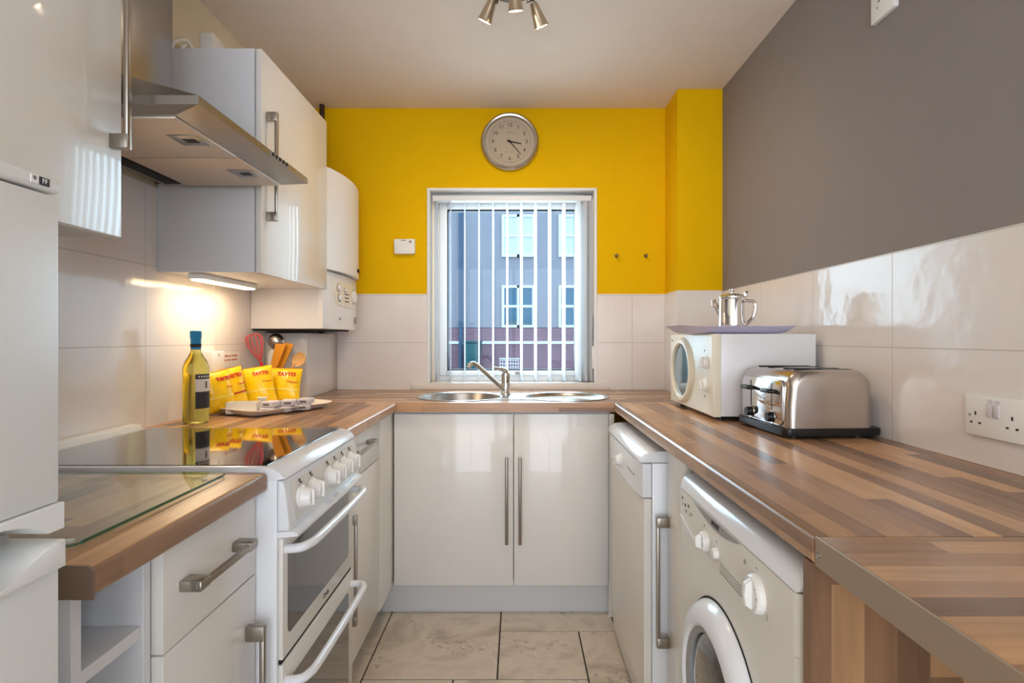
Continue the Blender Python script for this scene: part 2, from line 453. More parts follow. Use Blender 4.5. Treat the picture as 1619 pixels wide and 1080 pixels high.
def rrect(x0, x1, y0, y1, r, n=6):
    pts = []
    for cx, cy, a in ((x1 - r, y0 + r, -90), (x1 - r, y1 - r, 0), (x0 + r, y1 - r, 90), (x0 + r, y0 + r, 180)):
        for i in range(n + 1):
            t = R(a + 90 * i / n); pts.append((cx + r * math.cos(t), cy + r * math.sin(t)))
    return pts
def arc(cx, cy, r, a0, a1, n=8):
    return [(cx + r * math.cos(R(a0 + (a1 - a0) * i / n)), cy + r * math.sin(R(a0 + (a1 - a0) * i / n))) for i in range(n + 1)]
def smooth_pts(pts, n=6):
    P = [Vector(p) for p in pts]; out = []
    for i in range(len(P) - 1):
        p0 = P[max(i - 1, 0)]; p1 = P[i]; p2 = P[i + 1]; p3 = P[min(i + 2, len(P) - 1)]
        for k in range(n):
            t = k / n
            out.append(0.5 * ((2 * p1) + (-p0 + p2) * t + (2 * p0 - 5 * p1 + 4 * p2 - p3) * t * t + (-p0 + 3 * p1 - 3 * p2 + p3) * t ** 3))
    out.append(P[-1]); return out

# ------------------------------------------------------------------ dimensions
XL, XR = -1.14, 0.997       # left / right finished wall faces
YB = 2.943                  # back wall face
ZC = 2.40                   # ceiling
WT, WB = 0.91, 0.871        # worktop top / underside
YR = -2.4                   # rear wall

# ------------------------------------------------------------------ room shell
def room():
    # floor with irregular tiles
    mb = MB(); mb.box(XL - .02, XR + .02, YR, YB + .1, -0.05, -0.004, mi=1)
    tiles = []
    xs = [-1.17, -.54, -.07, .247, .72, 1.03]
    known = [(-1.01, -.54, 2.085, 2.402), (-.54, -.07, 1.93, 2.402), (-.07, .40, 2.247, 2.56), (-.07, .247, 1.93, 2.247), (.247, .72, 1.775, 2.247),
             (-1.01, -.54, 1.61, 2.085), (-.54, -.222, 1.61, 1.93), (-.222, .247, 1.455, 1.93), (.247, .72, 1.455, 1.775)]
    tiles += known
    y = 1.455; k = 0
    tiles += [(-.54, -.222, 1.14, 1.61), (-1.01, -.54, 1.14, 1.61), (-.222, .247, 1.14, 1.455), (.247, .72, 1.14, 1.455), (.72, 1.01, 1.14, 2.56), (-1.14, -1.01, 1.14, 2.56),
              (-1.01, -.54, 2.402, 2.94), (-.54, -.07, 2.402, 2.94), (-.07, .40, 2.56, 2.94), (.40, 1.01, 2.56, 2.94), (.40, .72, 2.247, 2.56)]
    y = 1.14
    while y > YR + .3:
        h = (0.47, 0.317)[k % 2]; x = -1.14 + (0 if k % 2 else -.2)
        while x < 1.0:
            w = (0.47, 0.317)[(k + int(x * 10)) % 2]
            tiles.append((max(x, -1.14), min(x + w, 1.0), y - h, y)); x += w
        y -= h; k += 1
    g = 0.0028
    ids = []
    for (a, b, c, d) in tiles:
        if b - a < .02: continue
        n0 = len(mb.bm.faces)
        mb.box(a + g, b - g, c + g, d - g, -0.01, 0.0, bev=0.0015, seg=1)
        ids.append((n0, (random.random() * 9, random.random() * 9, random.random() * 9, 1)))
    bm = mb.bm
    lay = bm.loops.layers.color.new('tileid') if False else bm.loops.layers.float_color.new('tileid')
    bm.faces.ensure_lookup_table()
    # assign ids by face position
    for f in bm.faces:
        c = f.calc_center_median(); cid = (0, 0, 0, 1)
        for (t, (n0, col)) in zip([t for t in tiles if t[1] - t[0] >= .02], ids):
            if t[0] <= c.x <= t[1] and t[2] <= c.y <= t[3]: cid = col; break
        for l in f.loops: l[lay] = cid
    struct('floor', mb, [MT['floor'], MT['grout']])
    # ceiling
    struct('ceiling', MB().box(XL - .1, XR + .1, YR - .1, YB + .3, ZC, ZC + .1), MT['ceil'])
    # left wall
    struct('wall_left', MB().box(XL - .106, XL - .006, YR, YB + .2, -.05, ZC), MT['cream'])
    struct('trim_1', MB().box(XL - .006, XL, .55, 2.52, WT, 1.66), MT['tileL'], label='white wall tiles on the left wall')
    struct('wall_right', MB().box(XR + .006, XR + .106, -.95, YB + .2, -.05, ZC).box(XR + .006, XR + .106, YR, -2.05, -.05, ZC).box(XR + .006, XR + .106, -2.05, -.95, -.05, .95).box(XR + .006, XR + .106, -2.05, -.95, 2.15, ZC), MT['pinkgrey'])
    mb = MB()
    for y in (-2.05, -1.525, -1.0): mb.box(XR + .03, XR + .09, y, y + .05, .95, 2.15)
    mb.box(XR + .03, XR + .09, -2.0, -1.0, .95, 1.0).box(XR + .03, XR + .09, -2.0, -1.0, 2.10, 2.15)
    struct('added_side_window', mb, MT['upvc'])  # unseen side window, added to let light onto the left units
    struct('trim_2', MB().box(XR, XR + .006, -.9, 2.716, WT, 1.411, bev=.001, seg=1), MT['tileR'], label='white wall tiles on the right wall')
    # back wall with window opening  X -.472..+.415, Z .947..1.970
    wx0, wx1, wz0, wz1 = -.472, .415, .947, 1.970
    mb = MB(); yb0, yb1 = YB + .006, YB + .3
    mb.box(XL, wx0, yb0, yb1, -.05, ZC); mb.box(wx1, XR + .006, yb0, yb1, -.05, ZC)
    mb.box(wx0, wx1, yb0, yb1, wz1, ZC); mb.box(wx0, wx1, yb0, yb1, -.05, wz0 - .03)
    struct('wall_back', mb, MT['yellow'])
    # white plaster reveals lining the opening
    mb = MB()
    mb.box(wx0 - .006, wx0 + .010, YB - .004, 3.05, wz0, wz1 + .006, bev=.002, seg=1)
    mb.box(wx1 - .010, wx1 + .006, YB - .004, 3.05, wz0, wz1 + .006, bev=.002, seg=1)
    mb.box(wx0 + .010, wx1 - .010, YB - .004, 3.05, wz1 - .008, wz1 + .006, bev=.002, seg=1)
    struct('trim_3', mb, MT['upvc'], label='white reveal lining the window opening')
    # back tiles (wall face proud by 6mm)
    struct('trim_4', MB().box(XL, wx0 - .006, YB, YB + .006, WT, 1.415), MT['tileB'])
    struct('trim_5', MB().box(wx1 + .006, .783, YB, YB + .006, WT, 1.415), MT['tileB'])
    # window ledge of tile
    struct('trim_6', MB().box(-.555, .485, 2.925, YB + .005, WT, .947, bev=.003).box(wx0, wx1, YB + .005, 3.06, .92, .947), MT['tileP'], label='tiled window ledge behind the sink')
    # boxed-in corner, right
    struct('wall_corner', MB().box(.783, XR + .006, 2.722, YB + .006, 0, ZC), MT['yellow'])
    struct('trim_7', MB().box(.777, XR, 2.716, 2.722, WT, 1.415, bev=.001, seg=1).box(.777, .783, 2.722, YB, WT, 1.415), MT['tileP'], label='white tiles on the boxed corner')
    # tiled pipe box under the boiler, left corner
    struct('trim_8', MB().box(XL, -.953, 2.52, YB - .001, WT, 1.205, bev=.003), MT['tileP'], label='tiled pipe boxing below the boiler')
    # unseen rear wall; wide glazed opening added to bring in daylight
    mb = MB()
    mb.box(XL, -1.1, YR - .1, YR, 0, ZC); mb.box(.96, XR, YR - .1, YR, 0, ZC); mb.box(-1.1, .96, YR - .1, YR, 2.3, ZC)
    struct('wall_rear', mb, MT['cream'])
    mb = MB()
    for x in (-1.1, -.08, .91): mb.box(x, x + .05, YR - .07, YR - .02, 0.0, 2.3)
    mb.box(-1.05, .91, YR - .07, YR - .02, 2.25, 2.3).box(-1.05, .91, YR - .07, YR - .02, 0, .05)
    w2 = struct('added_rear_glazing', mb, MT['upvc'])
room()

def window():
    w = structE('window_1', (-.03, 3.08, .947))
    x0, x1, z0, z1 = -.462, .405, .947, 1.962
    mb = MB()  # outer frame
    y0, y1 = 3.052, 3.12
    f = .035
    mb.box(x0, x0 + f, y0, y1, z0, z1, bev=.003); mb.box(x1 - f, x1, y0, y1, z0, z1, bev=.003)
    mb.box(x0 + f, x1 - f, y0, y1, z1 - f, z1, bev=.003); mb.box(x0 + f, x1 - f, y0, y1, z0, z0 + .03, bev=.003)
    mb.fin('window_frame', MT['upvc'], w)
    mb = MB()  # sash
    a, b, c, d = x0 + f, x1 - f, z0 + .03, z1 - f
    gx0, gx1, gz0, gz1 = -.384, .318, 1.005, 1.886
    y0 = 3.042
    mb.box(a, gx0, y0, 3.10, c, d, bev=.005); mb.box(gx1, b, y0, 3.10, c, d, bev=.005)
    mb.box(gx0, gx1, y0, 3.10, gz1, d, bev=.004); mb.box(gx0, gx1, y0, 3.10, c, gz0, bev=.004)
    mb.fin('sash', MT['upvc'], w)
    mb = MB(); g = .007
    mb.box(gx0, gx0 + g, 3.048, 3.075, gz0, gz1); mb.box(gx1 - g, gx1, 3.048, 3.075, gz0, gz1)
    mb.box(gx0 + g, gx1 - g, 3.048, 3.075, gz1 - .010, gz1); mb.box(gx0 + g, gx1 - g, 3.048, 3.075, gz0, gz0 + g)
    mb.fin('gasket', MT['gasket'], w)
    MB().box(gx0 + g, gx1 - g, 3.072, 3.076, gz0 + g, gz1 - .01).fin('pane', MT['pane'], w)
    MB().box(-.012, .012, 3.028, 3.042, .984, 1.0, bev=.003).fin('latch', MT['plasticg'], w)
    # blind
    v = thing('vertical_blind', 'white vertical slat blind hanging in the window, slats turned open', 'blind', (-.03, 3.0, 1.90))
    MB().box(-.455, .398, 2.975, 3.02, 1.915, 1.945, bev=.004).fin('headrail', MT['upvc'], v)
    xs = [-.358 + .0759 * i for i in range(10)] + [.357, .385]
    xs = [-.434] + xs
    for i, x in enumerate(xs):
        ang = math.atan2(.0135, .089)
        if i == 0 or i >= 10: ang = math.atan2(.026, .089)
        wv, t = .0445, .0006
        dx, dy = math.sin(ang), -math.cos(ang)
        yc = 2.996; mb = MB()
        bm = mb.bm
        # slightly cupped slat
        pr = []
        for k in range(7):
            q = -1 + 2 * k / 6; cup = .0035 * (1 - q * q)
            pr.append((x + dx * q * wv - dy * cup * -1, yc + dy * q * wv + dx * cup))
        top = pr; bot = [(p[0] + (-dy) * t, p[1] + dx * t) for p in pr]
        ring = top + list(reversed(bot))
        mb.prism(ring, 'z', .958, 1.912)
        s = mb.fin('slat', MT['slat'], v)
        MB().prism([(x + dx * q * wv * .96 - dy * s_ * .003, yc + dy * q * wv * .96 + dx * s_ * .003) for q, s_ in ((-1, 0), (1, 0), (1, 1), (-1, 1))], 'z', .952, .985).fin('weight', MT['slat'], s)
        MB().cyl((x, yc, 1.905), (x, yc, 1.918), .004, seg=8).fin('hanger', MT['plasticw'], s)
    MB().tube([(.402, 2.962, 1.93), (.4025, 2.96, 1.5), (.403, 2.96, 1.30)], .0015, seg=6).box(.396, .408, 2.952, 2.966, 1.02, 1.14, bev=.004).fin('pull_cord', MT['plasticw'], v)
window()

# ------------------------------------------------------------------ worktops
def fill_slab(outer, holes, z0, z1):
    bm = bmesh.new()
    edges = []
    for loop in [outer] + holes:
        vs = [bm.verts.new((p[0], p[1], z1)) for p in loop]
        for i in range(len(vs)): edges.append(bm.edges.new((vs[i], vs[(i + 1) % len(vs)])))
    bmesh.ops.triangle_fill(bm, use_beauty=True, use_dissolve=False, edges=edges)
    ret = bmesh.ops.extrude_face_region(bm, geom=bm.faces[:])
    vs = [e for e in ret['geom'] if isinstance(e, bmesh.types.BMVert)]
    bmesh.ops.translate(bm, verts=vs, vec=(0, 0, z0 - z1))
    mb = MB(); mb.bm.free(); mb.bm = bm
    return mb
BOWL = (-.262, 2.588); DRN = (.222, 2.588); RAD = .205
def worktops():
    def circ(c, r, n=48): return [(c[0] + r * math.cos(2 * PI * i / n), c[1] + r * math.sin(2 * PI * i / n)) for i in range(n)]
    outer = [(XL, 2.341), (-.505, 2.341), (-.495, 2.341), (.397, 2.341), (.407, 2.341), (XR, 2.341), (XR, 2.714), (.775, 2.714), (.775, YB - .0005), (.487, YB - .0005), (.487, 2.924), (-.557, 2.924), (-.557, YB - .0005), (-.951, YB - .0005), (-.951, 2.518), (XL, 2.518)]
    mb = fill_slab(outer, [circ(BOWL, RAD - .018), circ(DRN, RAD - .018)], WB, WT)
    tag(mb.fin('worktop', MT['woodX']), 'wood-strip laminate worktop under the window, holding the sink', 'worktop')
    top_front = lambda xf: (lambda c, d: abs(c.x - xf) < 1e-4 and abs(d.y) > .1)
    MB().box(.407, XR, .768, 2.340, WB, WT, bev=.009, seg=4, sel=top_front(.407)).fin('worktop', MT['woodY'])
    o = bpy.data.objects['worktop.001']; tag(o, 'long wood-strip worktop along the right wall carrying microwave and toaster', 'worktop')
    w = thing('worktop', 'nearest right-hand worktop piece with grain running crossways and a metal front strip', 'worktop', (.7, .2, WB))
    MB().box(.413, XR, -.62, .767, WB, WT, bev=.002, seg=2).fin('slab', MT['woodN'], w)
    MB().box(.43, XR - .001, -.60, -.58, 0, WB).fin('support_panel', MT['woodV'], w)
    s = MB().box(.4095, .413, -.62, .7665, WB - .001, WT + .0012, bev=.001, seg=1).fin('edging_strip', MT['strip'], w)
    for y in (.757, .47, .1): MB().cyl((.4095, y, .888), (.4075, y, .888), .004, seg=12).fin('screw', MT['steel'], s)
    lf = lambda c, d: abs(c.x + .508) < 1e-4 and abs(d.y) > .05
    o = MB().box(XL, -.508, 1.636, 2.340, WB, WT, bev=.009, seg=4, sel=lf).fin('worktop', MT['woodL'])
    tag(o, 'wood-strip worktop between the cooker and the far left corner, under the crisps', 'worktop')
    w = thing('worktop', 'short wood-strip worktop between fridge and cooker with a brown end cap', 'worktop', (-.8, .9, WB))
    MB().box(XL, -.508, .669, 1.128, WB, WT, bev=.009, seg=4, sel=lf).fin('slab', MT['woodL'], w)
    pr = [(-.508, WB), (-.508, WT - .009)] + arc(-.517, WT - .009, .009, 0, 90, 5)[1:] + [(XL, WT), (XL, WB)]
    MB().prism([(p[0] + .0005 if p[0] > -.6 else p[0], p[1] + (.0006 if p[1] > .9 else -.0006)) for p in pr], 'y', .665, .669).fin('end_cap', MT['cap'], w)
worktops()

def sink():
    s = thing('sink', 'stainless steel sink with a round bowl and a round drainer set in the worktop', 'sink', (-.02, 2.588, WT))
    def rim(c, depth, name, r=RAD, flat=.03):
        prof = [(r, .0005), (r, .003), (r - .004, .0045), (r - .012, .003), (r - .020, .001), (r - .024, -.008), (r - .03, -depth * .75), (r - .045, -depth * .96), (r - .07, -depth), (.03, -depth - .004), (.022, -depth - .006), (0, -depth - .006)]
        m = MB().lathe([(a, h + WT) for a, h in prof], (c[0], c[1], 0), seg=64)
        return m.fin(name, MT['steel'], s, angle=50)
    b = rim(BOWL, .14, 'bowl')
    MB().lathe([(.0, WT - .1445), (.022, WT - .144), (.028, WT - .1435), (.03, WT - .145)], (BOWL[0], BOWL[1], 0), seg=24).fin('drain', MT['chrome'], b)
    d = rim(DRN, .022, 'drainer')
    mb = MB()
    for k in range(-4, 5):
        y = DRN[1] + k * .028; hw = math.sqrt(max(.0, .12 ** 2 - (k * .028) ** 2))
        if hw > .02: mb.tube([(DRN[0] - hw, y, WT - .0215), (DRN[0] + hw, y, WT - .0215)], .003, seg=8)
    mb.fin('ribs', MT['steel'], d)
    # bridge between the two rims carrying the tap
    mb = MB()
    xa, xb = BOWL[0], DRN[0]
    n = 14; pts_f = []; pts_b = []
    h = .135
    L = []; Rr = []
    for i in range(n + 1):
        y = -h + 2 * h * i / n
        L.append((xa + math.sqrt((RAD - .002) ** 2 - y * y), BOWL[1] + y)); Rr.append((xb - math.sqrt((RAD - .002) ** 2 - y * y), BOWL[1] + y))
    mb.prism(L + list(reversed(Rr)), 'z', WT + .0004, WT + .0034, bev=.001, seg=1)
    mb.fin('deck', MT['steel'], s)
    t = thing('mixer_tap', 'chrome single-lever mixer tap rising between the sink bowl and drainer', 'tap', (-.056, 2.655, WT + .0035))
    bx, by, z = -.056, 2.655, WT + .0035
    MB().lathe([(0, z), (.026, z), (.026, z + .004), (.023, z + .008), (.021, z + .012), (.020, z + .07), (.0215, z + .085), (.0205, z + .10), (.014, z + .108), (0, z + .11)], (bx, by, 0), seg=32).fin('body', MT['chrome'], t)
    MB().tube(smooth_pts([(bx - .005, by - .012, z + .02), (bx - .04, by - .03, z + .055), (bx - .10, by - .07, z + .115), (bx - .135, by - .095, z + .148), (bx - .150, by - .107, z + .153), (bx - .163, by - .116, z + .145)], 5), .0095, seg=14).cyl((bx - .16, by - .114, z + .15), (bx - .166, by - .118, z + .134), .0115, .0115, seg=16).fin('spout', MT['chrome'], t)
    MB().tube(smooth_pts([(bx + .004, by, z + .106), (bx - .012, by - .008, z + .118), (bx - .032, by - .02, z + .124), (bx - .052, by - .03, z + .129)], 4), [.013] * 4 + [.010] * 4 + [.0065] * 5, seg=12).fin('lever', MT['chrome'], t)
sink()

# ------------------------------------------------------------------ handles
def d_handle(parent, axis, a0, a1, other, xface, outdir, bar=.012, blk=.03, name='handle', proj=.036):
    """square D handle: axis 'z' or 'y'; runs a0..a1 on a face x = xface; `other` is the remaining coordinate"""
    o = outdir; mb = MB()
    xs = sorted((xface, xface + o * proj)); xb = sorted((xface + o * (proj - .010), xface + o * proj))
    if axis == 'z':
        mb.box(xb[0], xb[1], other - .0068, other + .0068, a0, a1, bev=.003)
        xs = sorted((xface, xface + o * (proj - .0012))); mb.box(xs[0], xs[1], other - .0085, other + .0085, a0 + .0008, a0 + blk, bev=.0015)
        mb.box(xs[0], xs[1], other - .0085, other + .0085, a1 - blk, a1 - .0008, bev=.0015)
    else:
        mb.box(xb[0], xb[1], a0, a1, other - .0062, other + .0062, bev=.003)
        xs = sorted((xface, xface + o * (proj - .0012)))
        mb.box(xs[0], xs[1], a0 + .0008, a0 + blk, other - .0085, other + .0085, bev=.0015)
        mb.box(xs[0], xs[1], a1 - blk, a1 - .0008, other - .0085, other + .0085, bev=.0015)
    return mb.fin(name, MT['handle'], parent)

def hollow(mb, x0, x1, y0, y1, z0, z1, t=.018, open_side='+x'):
    """carcass: five panels, open to one side"""
    mb.box(x0, x1, y0, y0 + t, z0, z1); mb.box(x0, x1, y1 - t, y1, z0, z1)
    mb.box(x0, x1, y0 + t, y1 - t, z0, z0 + t); mb.box(x0, x1, y0 + t, y1 - t, z1 - t, z1)
    if open_side == '+x': mb.box(x0, x0 + .008, y0 + t, y1 - t, z0 + t, z1 - t)
    else: mb.box(x1 - .008, x1, y0 + t, y1 - t, z0 + t, z1 - t)

# ------------------------------------------------------------------ base units
def base_units():
    G = MT['gloss']; dx0, dx1 = -.550, -.531
    # open shelf end unit
    u = thing('shelf_unit', 'narrow open-shelved white end unit beside the fridge', 'cabinet', (-.8, .757, 0))
    mb = MB()
    mb.box(-1.10, -.548, .684, .700, .0, WB - .0005, bev=.001, seg=1); mb.box(-1.10, -.548, .815, .8315, .0, WB - .0005, bev=.001, seg=1)
    mb.box(-1.10, -.552, .700, .815, .13, .148); mb.box(-1.10, -1.09, .70, .815, .148, WB - .001); mb.box(-1.09, -.552, .700, .815, WB - .02, WB - .001)
    mb.fin('carcass', MT['carcass'], u)
    for z in (.44, .744): MB().box(-1.088, -.550, .7005, .8145, z, z + .018, bev=.001, seg=1).fin('shelf', MT['carcass'], u)
    # drawer + door unit
    def drawer_unit(name, label, y0, y1, zsplit, hy0, hy1, hz, doorhy, dz0, dz1):
        u = thing(name, label, 'cabinet', (-.8, (y0 + y1) / 2, 0))
        mb = MB(); hollow(mb, -1.10, -.552, y0 + .001, y1 - .001, .13, WB - .001); mb.fin('carcass', MT['carcass'], u)
        MB().box(-.62, -.605, y0, y1, 0, .129).fin('plinth', MT['plinth'], u)
        d = MB().box(dx0, dx1, y0 + .0015, y1 - .0015, zsplit + .0015, WB - .008, bev=.0015).fin('drawer', G, u)
        d_handle(d, 'y', hy0, hy1, hz, dx1, 1)
        d = MB().box(dx0, dx1, y0 + .0015, y1 - .0015, .134, zsplit - .0015, bev=.0015).fin('door', G, u)
        d_handle(d, 'z', dz0, dz1, doorhy, dx1, 1)
    drawer_unit('drawer_cabinet', 'cream gloss cabinet with one drawer and a door left of the cooker', .833, 1.129, .706, .872, 1.065, .793, 1.093, .27, .62)
    drawer_unit('drawer_cabinet', 'cream gloss cabinet with one drawer and a door beyond the cooker, beside the corner', 1.640, 2.139, .722, 1.745, 1.99, .815, 1.722, .292, .636)
    # corner filler
    o = MB().box(-.549, -.529, 2.141, 2.372, .13, WB - .004, bev=.001, seg=1).box(-.62, -.605, 2.141, 2.415, 0, .129).fin('filler_panel', G)
    tag(o, 'cream gloss upright filler panel in the left corner beside the sink doors', 'panel')
    # sink base unit
    u = thing('sink_cabinet', 'cream two-door sink cabinet below the window', 'cabinet', (-.065, 2.6, 0))
    mb = MB()
    x0, x1, y0, y1, z0, z1 = -.527, .395, 2.378, 2.90, .133, .70
    mb.box(x0, x0 + .018, y0, y1, z0, WB - .001); mb.box(x1 - .018, x1, y0, y1, z0, WB - .001); mb.box(x0 + .018, x1 - .018, y0, y1, z0, z0 + .018); mb.box(x0 + .018, x1 - .018, y1 - .01, y1, z0 + .018, z1)
    mb.box(x0 + .018, x1 - .018, y0, y0 + .016, .80, WB - .001)
    mb.fin('carcass', MT['carcass'], u)
    MB().box(-.588, .44, 2.405, 2.42, 0, .129, bev=.001, seg=1).fin('plinth', MT['plinth'], u)
    for a, b, hx in ((-.523, -.0175, -.045), (-.0145, .386, .011)):
        d = MB().box(a, b, 2.358, 2.376, .134, .861, bev=.0015).fin('door', G, u)
        m = MB().cyl((hx, 2.326, .318), (hx, 2.326, .682), .0065, seg=16, bev=.001)
        for z in (.35, .65): m.cyl((hx, 2.358, z), (hx, 2.326, z), .0045, seg=12)
        m.fin('handle', MT['handle'], d)
    o = MB().box(.388, .41, 2.358, 2.376, .0, .861, bev=.001, seg=1).fin('filler_panel', G)
    tag(o, 'narrow cream filler strip right of the sink doors beside the dishwasher', 'panel')
    # narrow pull-out right
    u = thing('pull_out_cabinet', 'narrow cream cabinet between dishwasher and washing machine', 'cabinet', (.7, 1.575, 0))
    mb = MB(); hollow(mb, .466, .99, 1.478, 1.655, .13, WB - .001, open_side='-x')
    mb.fin('carcass', MT['carcass'], u)
    MB().box(.50, .515, 1.478, 1.655, 0, .129).fin('plinth', MT['plinth'], u)
    d = MB().box(.446, .464, 1.480, 1.653, .134, WB - .008, bev=.0015).fin('door', G, u)
    d_handle(d, 'z', .27, .655, 1.640, .446, -1)
    # side panel beside washing machine (wood laminate)
    p = thing('end_panel', 'upright wood-strip laminate panel supporting the near right worktop', 'panel', (.7, .78, 0))
    MB().box(.412, XR - .001, .776, .797, 0, WB - .0005).fin('board', MT['woodV'], p)
    MB().box(.4095, .4118, .776, .797, 0, WB - .0005).fin('edge_band', MT['woodV'], p)
base_units()

# ------------------------------------------------------------------ wall units
def wall_units():
    G = MT['gloss']
    def unit(label, y0, y1, hy, zt=2.10, zb=1.39):
        u = thing('wall_cabinet', label, 'cabinet', (-.97, (y0 + y1) / 2, zb))
        mb = MB(); hollow(mb, XL + .001, -.832, y0, y1, zb + .002, zt, t=.018)
        mb.fin('carcass', MT['carcass'], u)
        d = MB().box(-.829, -.810, y0 + .001, y1 - .001, zb - .001, zt, bev=.0015).fin('door', G, u)
        d_handle(d, 'z', 1.560, 1.913, hy, -.810, 1)
        return u
    unit('cream gloss wall cabinet above the fridge, nearest the camera', .541, 1.140, 1.112)
    u = unit('cream gloss wall cabinet between the extractor hood and the boiler', 1.762, 2.366, 1.800)
    MB().box(-1.11, -1.09, .72, .75, 1.3875, 1.391).fin('cam_cover', MT['dark'], bpy.data.objects['wall_cabinet'])
    # strip light
    l = thing('strip_light', 'slim under-cabinet strip lamp glowing warm above the wine bottle', 'lamp', (-1.04, 1.97, 1.39))
    MB().box(-1.062, -1.012, 1.79, 2.17, 1.374, 1.3915, bev=.003).fin('housing', MT['plasticw'], l)
    MB().box(-1.056, -1.018, 1.80, 2.16, 1.369, 1.3745, bev=.002).fin('diffuser', MT['tube'], l)
wall_units()

# ------------------------------------------------------------------ extractor hood
def hood():
    h = thing('extractor_hood', 'stainless steel chimney extractor hood above the cooker', 'extractor hood', (-.9, 1.45, 1.66))
    x0, x1, y0, y1 = XL, -.66, 1.152, 1.752
    cx1, cy0, cy1, cz = -.978, 1.34, 1.58, 1.825
    mb = MB()
    # rim
    mb.box(x1 - .004, x1, y0, y1, 1.668, 1.686); mb.box(x0, x1 - .004, y0, y0 + .004, 1.668, 1.686); mb.box(x0, x1 - .004, y1 - .004, y1, 1.668, 1.686)
    # pyramid
    bm = mb.bm
    A = [bm.verts.new(p) for p in ((x0, y0, 1.686), (x1, y0, 1.686), (x1, y1, 1.686), (x0, y1, 1.686))]
    B_ = [bm.verts.new(p) for p in ((x0, cy0, cz), (cx1, cy0, cz), (cx1, cy1, cz), (x0, cy1, cz))]
    for i in range(3): bm.faces.new([A[i], A[i + 1], B_[i + 1], B_[i]])
    bm.faces.new([A[3], A[0], B_[0], B_[3]]); bm.faces.new(B_)
    # underside: sloping inner lip and tray
    C_ = [bm.verts.new(p) for p in ((x0 + .02, y0 + .002, 1.668), (x1 - .002, y0 + .002, 1.668), (x1 - .002, y1 - .002, 1.668), (x0 + .02, y1 - .002, 1.668))]
    D_ = [bm.verts.new(p) for p in ((x0 + .06, y0 + .03, 1.657), (x1 - .065, y0 + .03, 1.657), (x1 - .065, y1 - .03, 1.657), (x0 + .06, y1 - .03, 1.657))]
    for i in range(4): bm.faces.new([C_[i], C_[(i + 1) % 4], D_[(i + 1) % 4], D_[i]])
    bm.faces.new(D_)
    mb.fin('canopy', MT['steelb'], h, angle=10)
    MB().box(x0, cx1, cy0, cy1, cz, ZC - .001, bev=.002).fin('chimney', MT['steelb'], h)
    for a, b in ((y0 + .036, 1.449), (1.453, y1 - .036)):
        f = MB().box(x0 + .12, x1 - .07, a, b, 1.652, 1.6575, bev=.002).fin('filter', MT['filter'], h)
        yc = (a + b) / 2
        c = MB().box(x1 - .15, x1 - .082, yc - .035, yc + .035, 1.6505, 1.6525, bev=.0008).fin('latch', MT['steelb'], f)
        MB().box(x1 - .128, x1 - .098, yc - .012, yc + .014, 1.6498, 1.6506).fin('catch', MT['ink'], f)
    MB().box(x0 + .065, x0 + .11, y0 + .05, y1 - .05, 1.6535, 1.658, bev=.002).fin('lamp_cover', MT['dark'], h)
    for k in range(5):
        MB().cyl((x1, 1.50 + k * .022, 1.678), (x1 + .004, 1.50 + k * .022, 1.678), .005, seg=14).fin('button', MT['black'], h)
    MB().box(x1, x1 + .001, 1.485, 1.603, 1.671, 1.685).fin('button_plate', MT['plasticg'], h)
hood()

# ------------------------------------------------------------------ fridge freezer
def fridge():
    f = thing('fridge_freezer', 'tall white fridge freezer at the left edge beside the worktop', 'fridge freezer', (-.8, .28, 0))
    y0, y1 = .0, .574
    MB().box(-1.10, -.532, y0 + .002, y1 - .004, .02, 1.329, bev=.004).fin('body', MT['fridge'], f)
    t = MB().box(-1.11, -.469, y0 - .001, y1 + .001, 1.3305, 1.3470, bev=.006, seg=3).fin('top_cover', MT['fridge'], f)
    b = MB().box(-.469, -.4683, .536, .5445, 1.3345, 1.3425).fin('badge', MT['plasticw'], t)
    MB().box(-.469, -.4681, .5455, .5575, 1.3345, 1.3425, bev=.0003, seg=1).fin('badge', MT['labeld'], t)
    text_part('badge_letters', '*', .010, face(-.4682, .540, 1.3375, '+x'), MT['ink'], t)
    text_part('badge_letters', 'FF', .007, face(-.4679, .5515, 1.3385, '+x'), MT['labelw'], t)
    # upper door with scooped lower lip
    u = MB().box(-.530, -.472, y0 + .001, y1, 1.015, 1.3285, bev=.003).fin('door', MT['fridge'], f)
    lip = [(y1 + .001, 1.0148), (y1 + .001, .988), (.556, .988)] + [(.556 - .05 * t, .988 + .020 * math.sin(t * PI / 2)) for t in (.25, .5, .75, 1)] + [(.07 + .05 * (1 - t), .988 + .020 * math.sin(t * PI / 2)) for t in (1, .75, .5, .25)] + [(.06, .988), (y0, .988), (y0, 1.0148)]
    MB().prism(lip, 'x', -.530, -.4675, bev=.001, seg=1).fin('door_lip', MT['fridge'], u)
    l = MB().box(-.530, -.472, y0 + .001, y1, .05, .9485, bev=.003).fin('door', MT['fridge'], f)
    lip = [(y1 + .001, .9487), (y1 + .001, .9765), (.562, .9765), (.548, .9735), (.532, .966), (.515, .956), (.50, .9525), (.07, .9525), (.05, .962), (.03, .9765), (y0, .9765), (y0, .9487)]
    MB().prism(lip, 'x', -.530, -.466, bev=.0015, seg=2).fin('door_lip', MT['fridge'], l)
    MB().box(-.545, -.488, .06, .536, .9865, .9965, bev=.003).fin('handle', MT['plasticg'], u)
fridge()

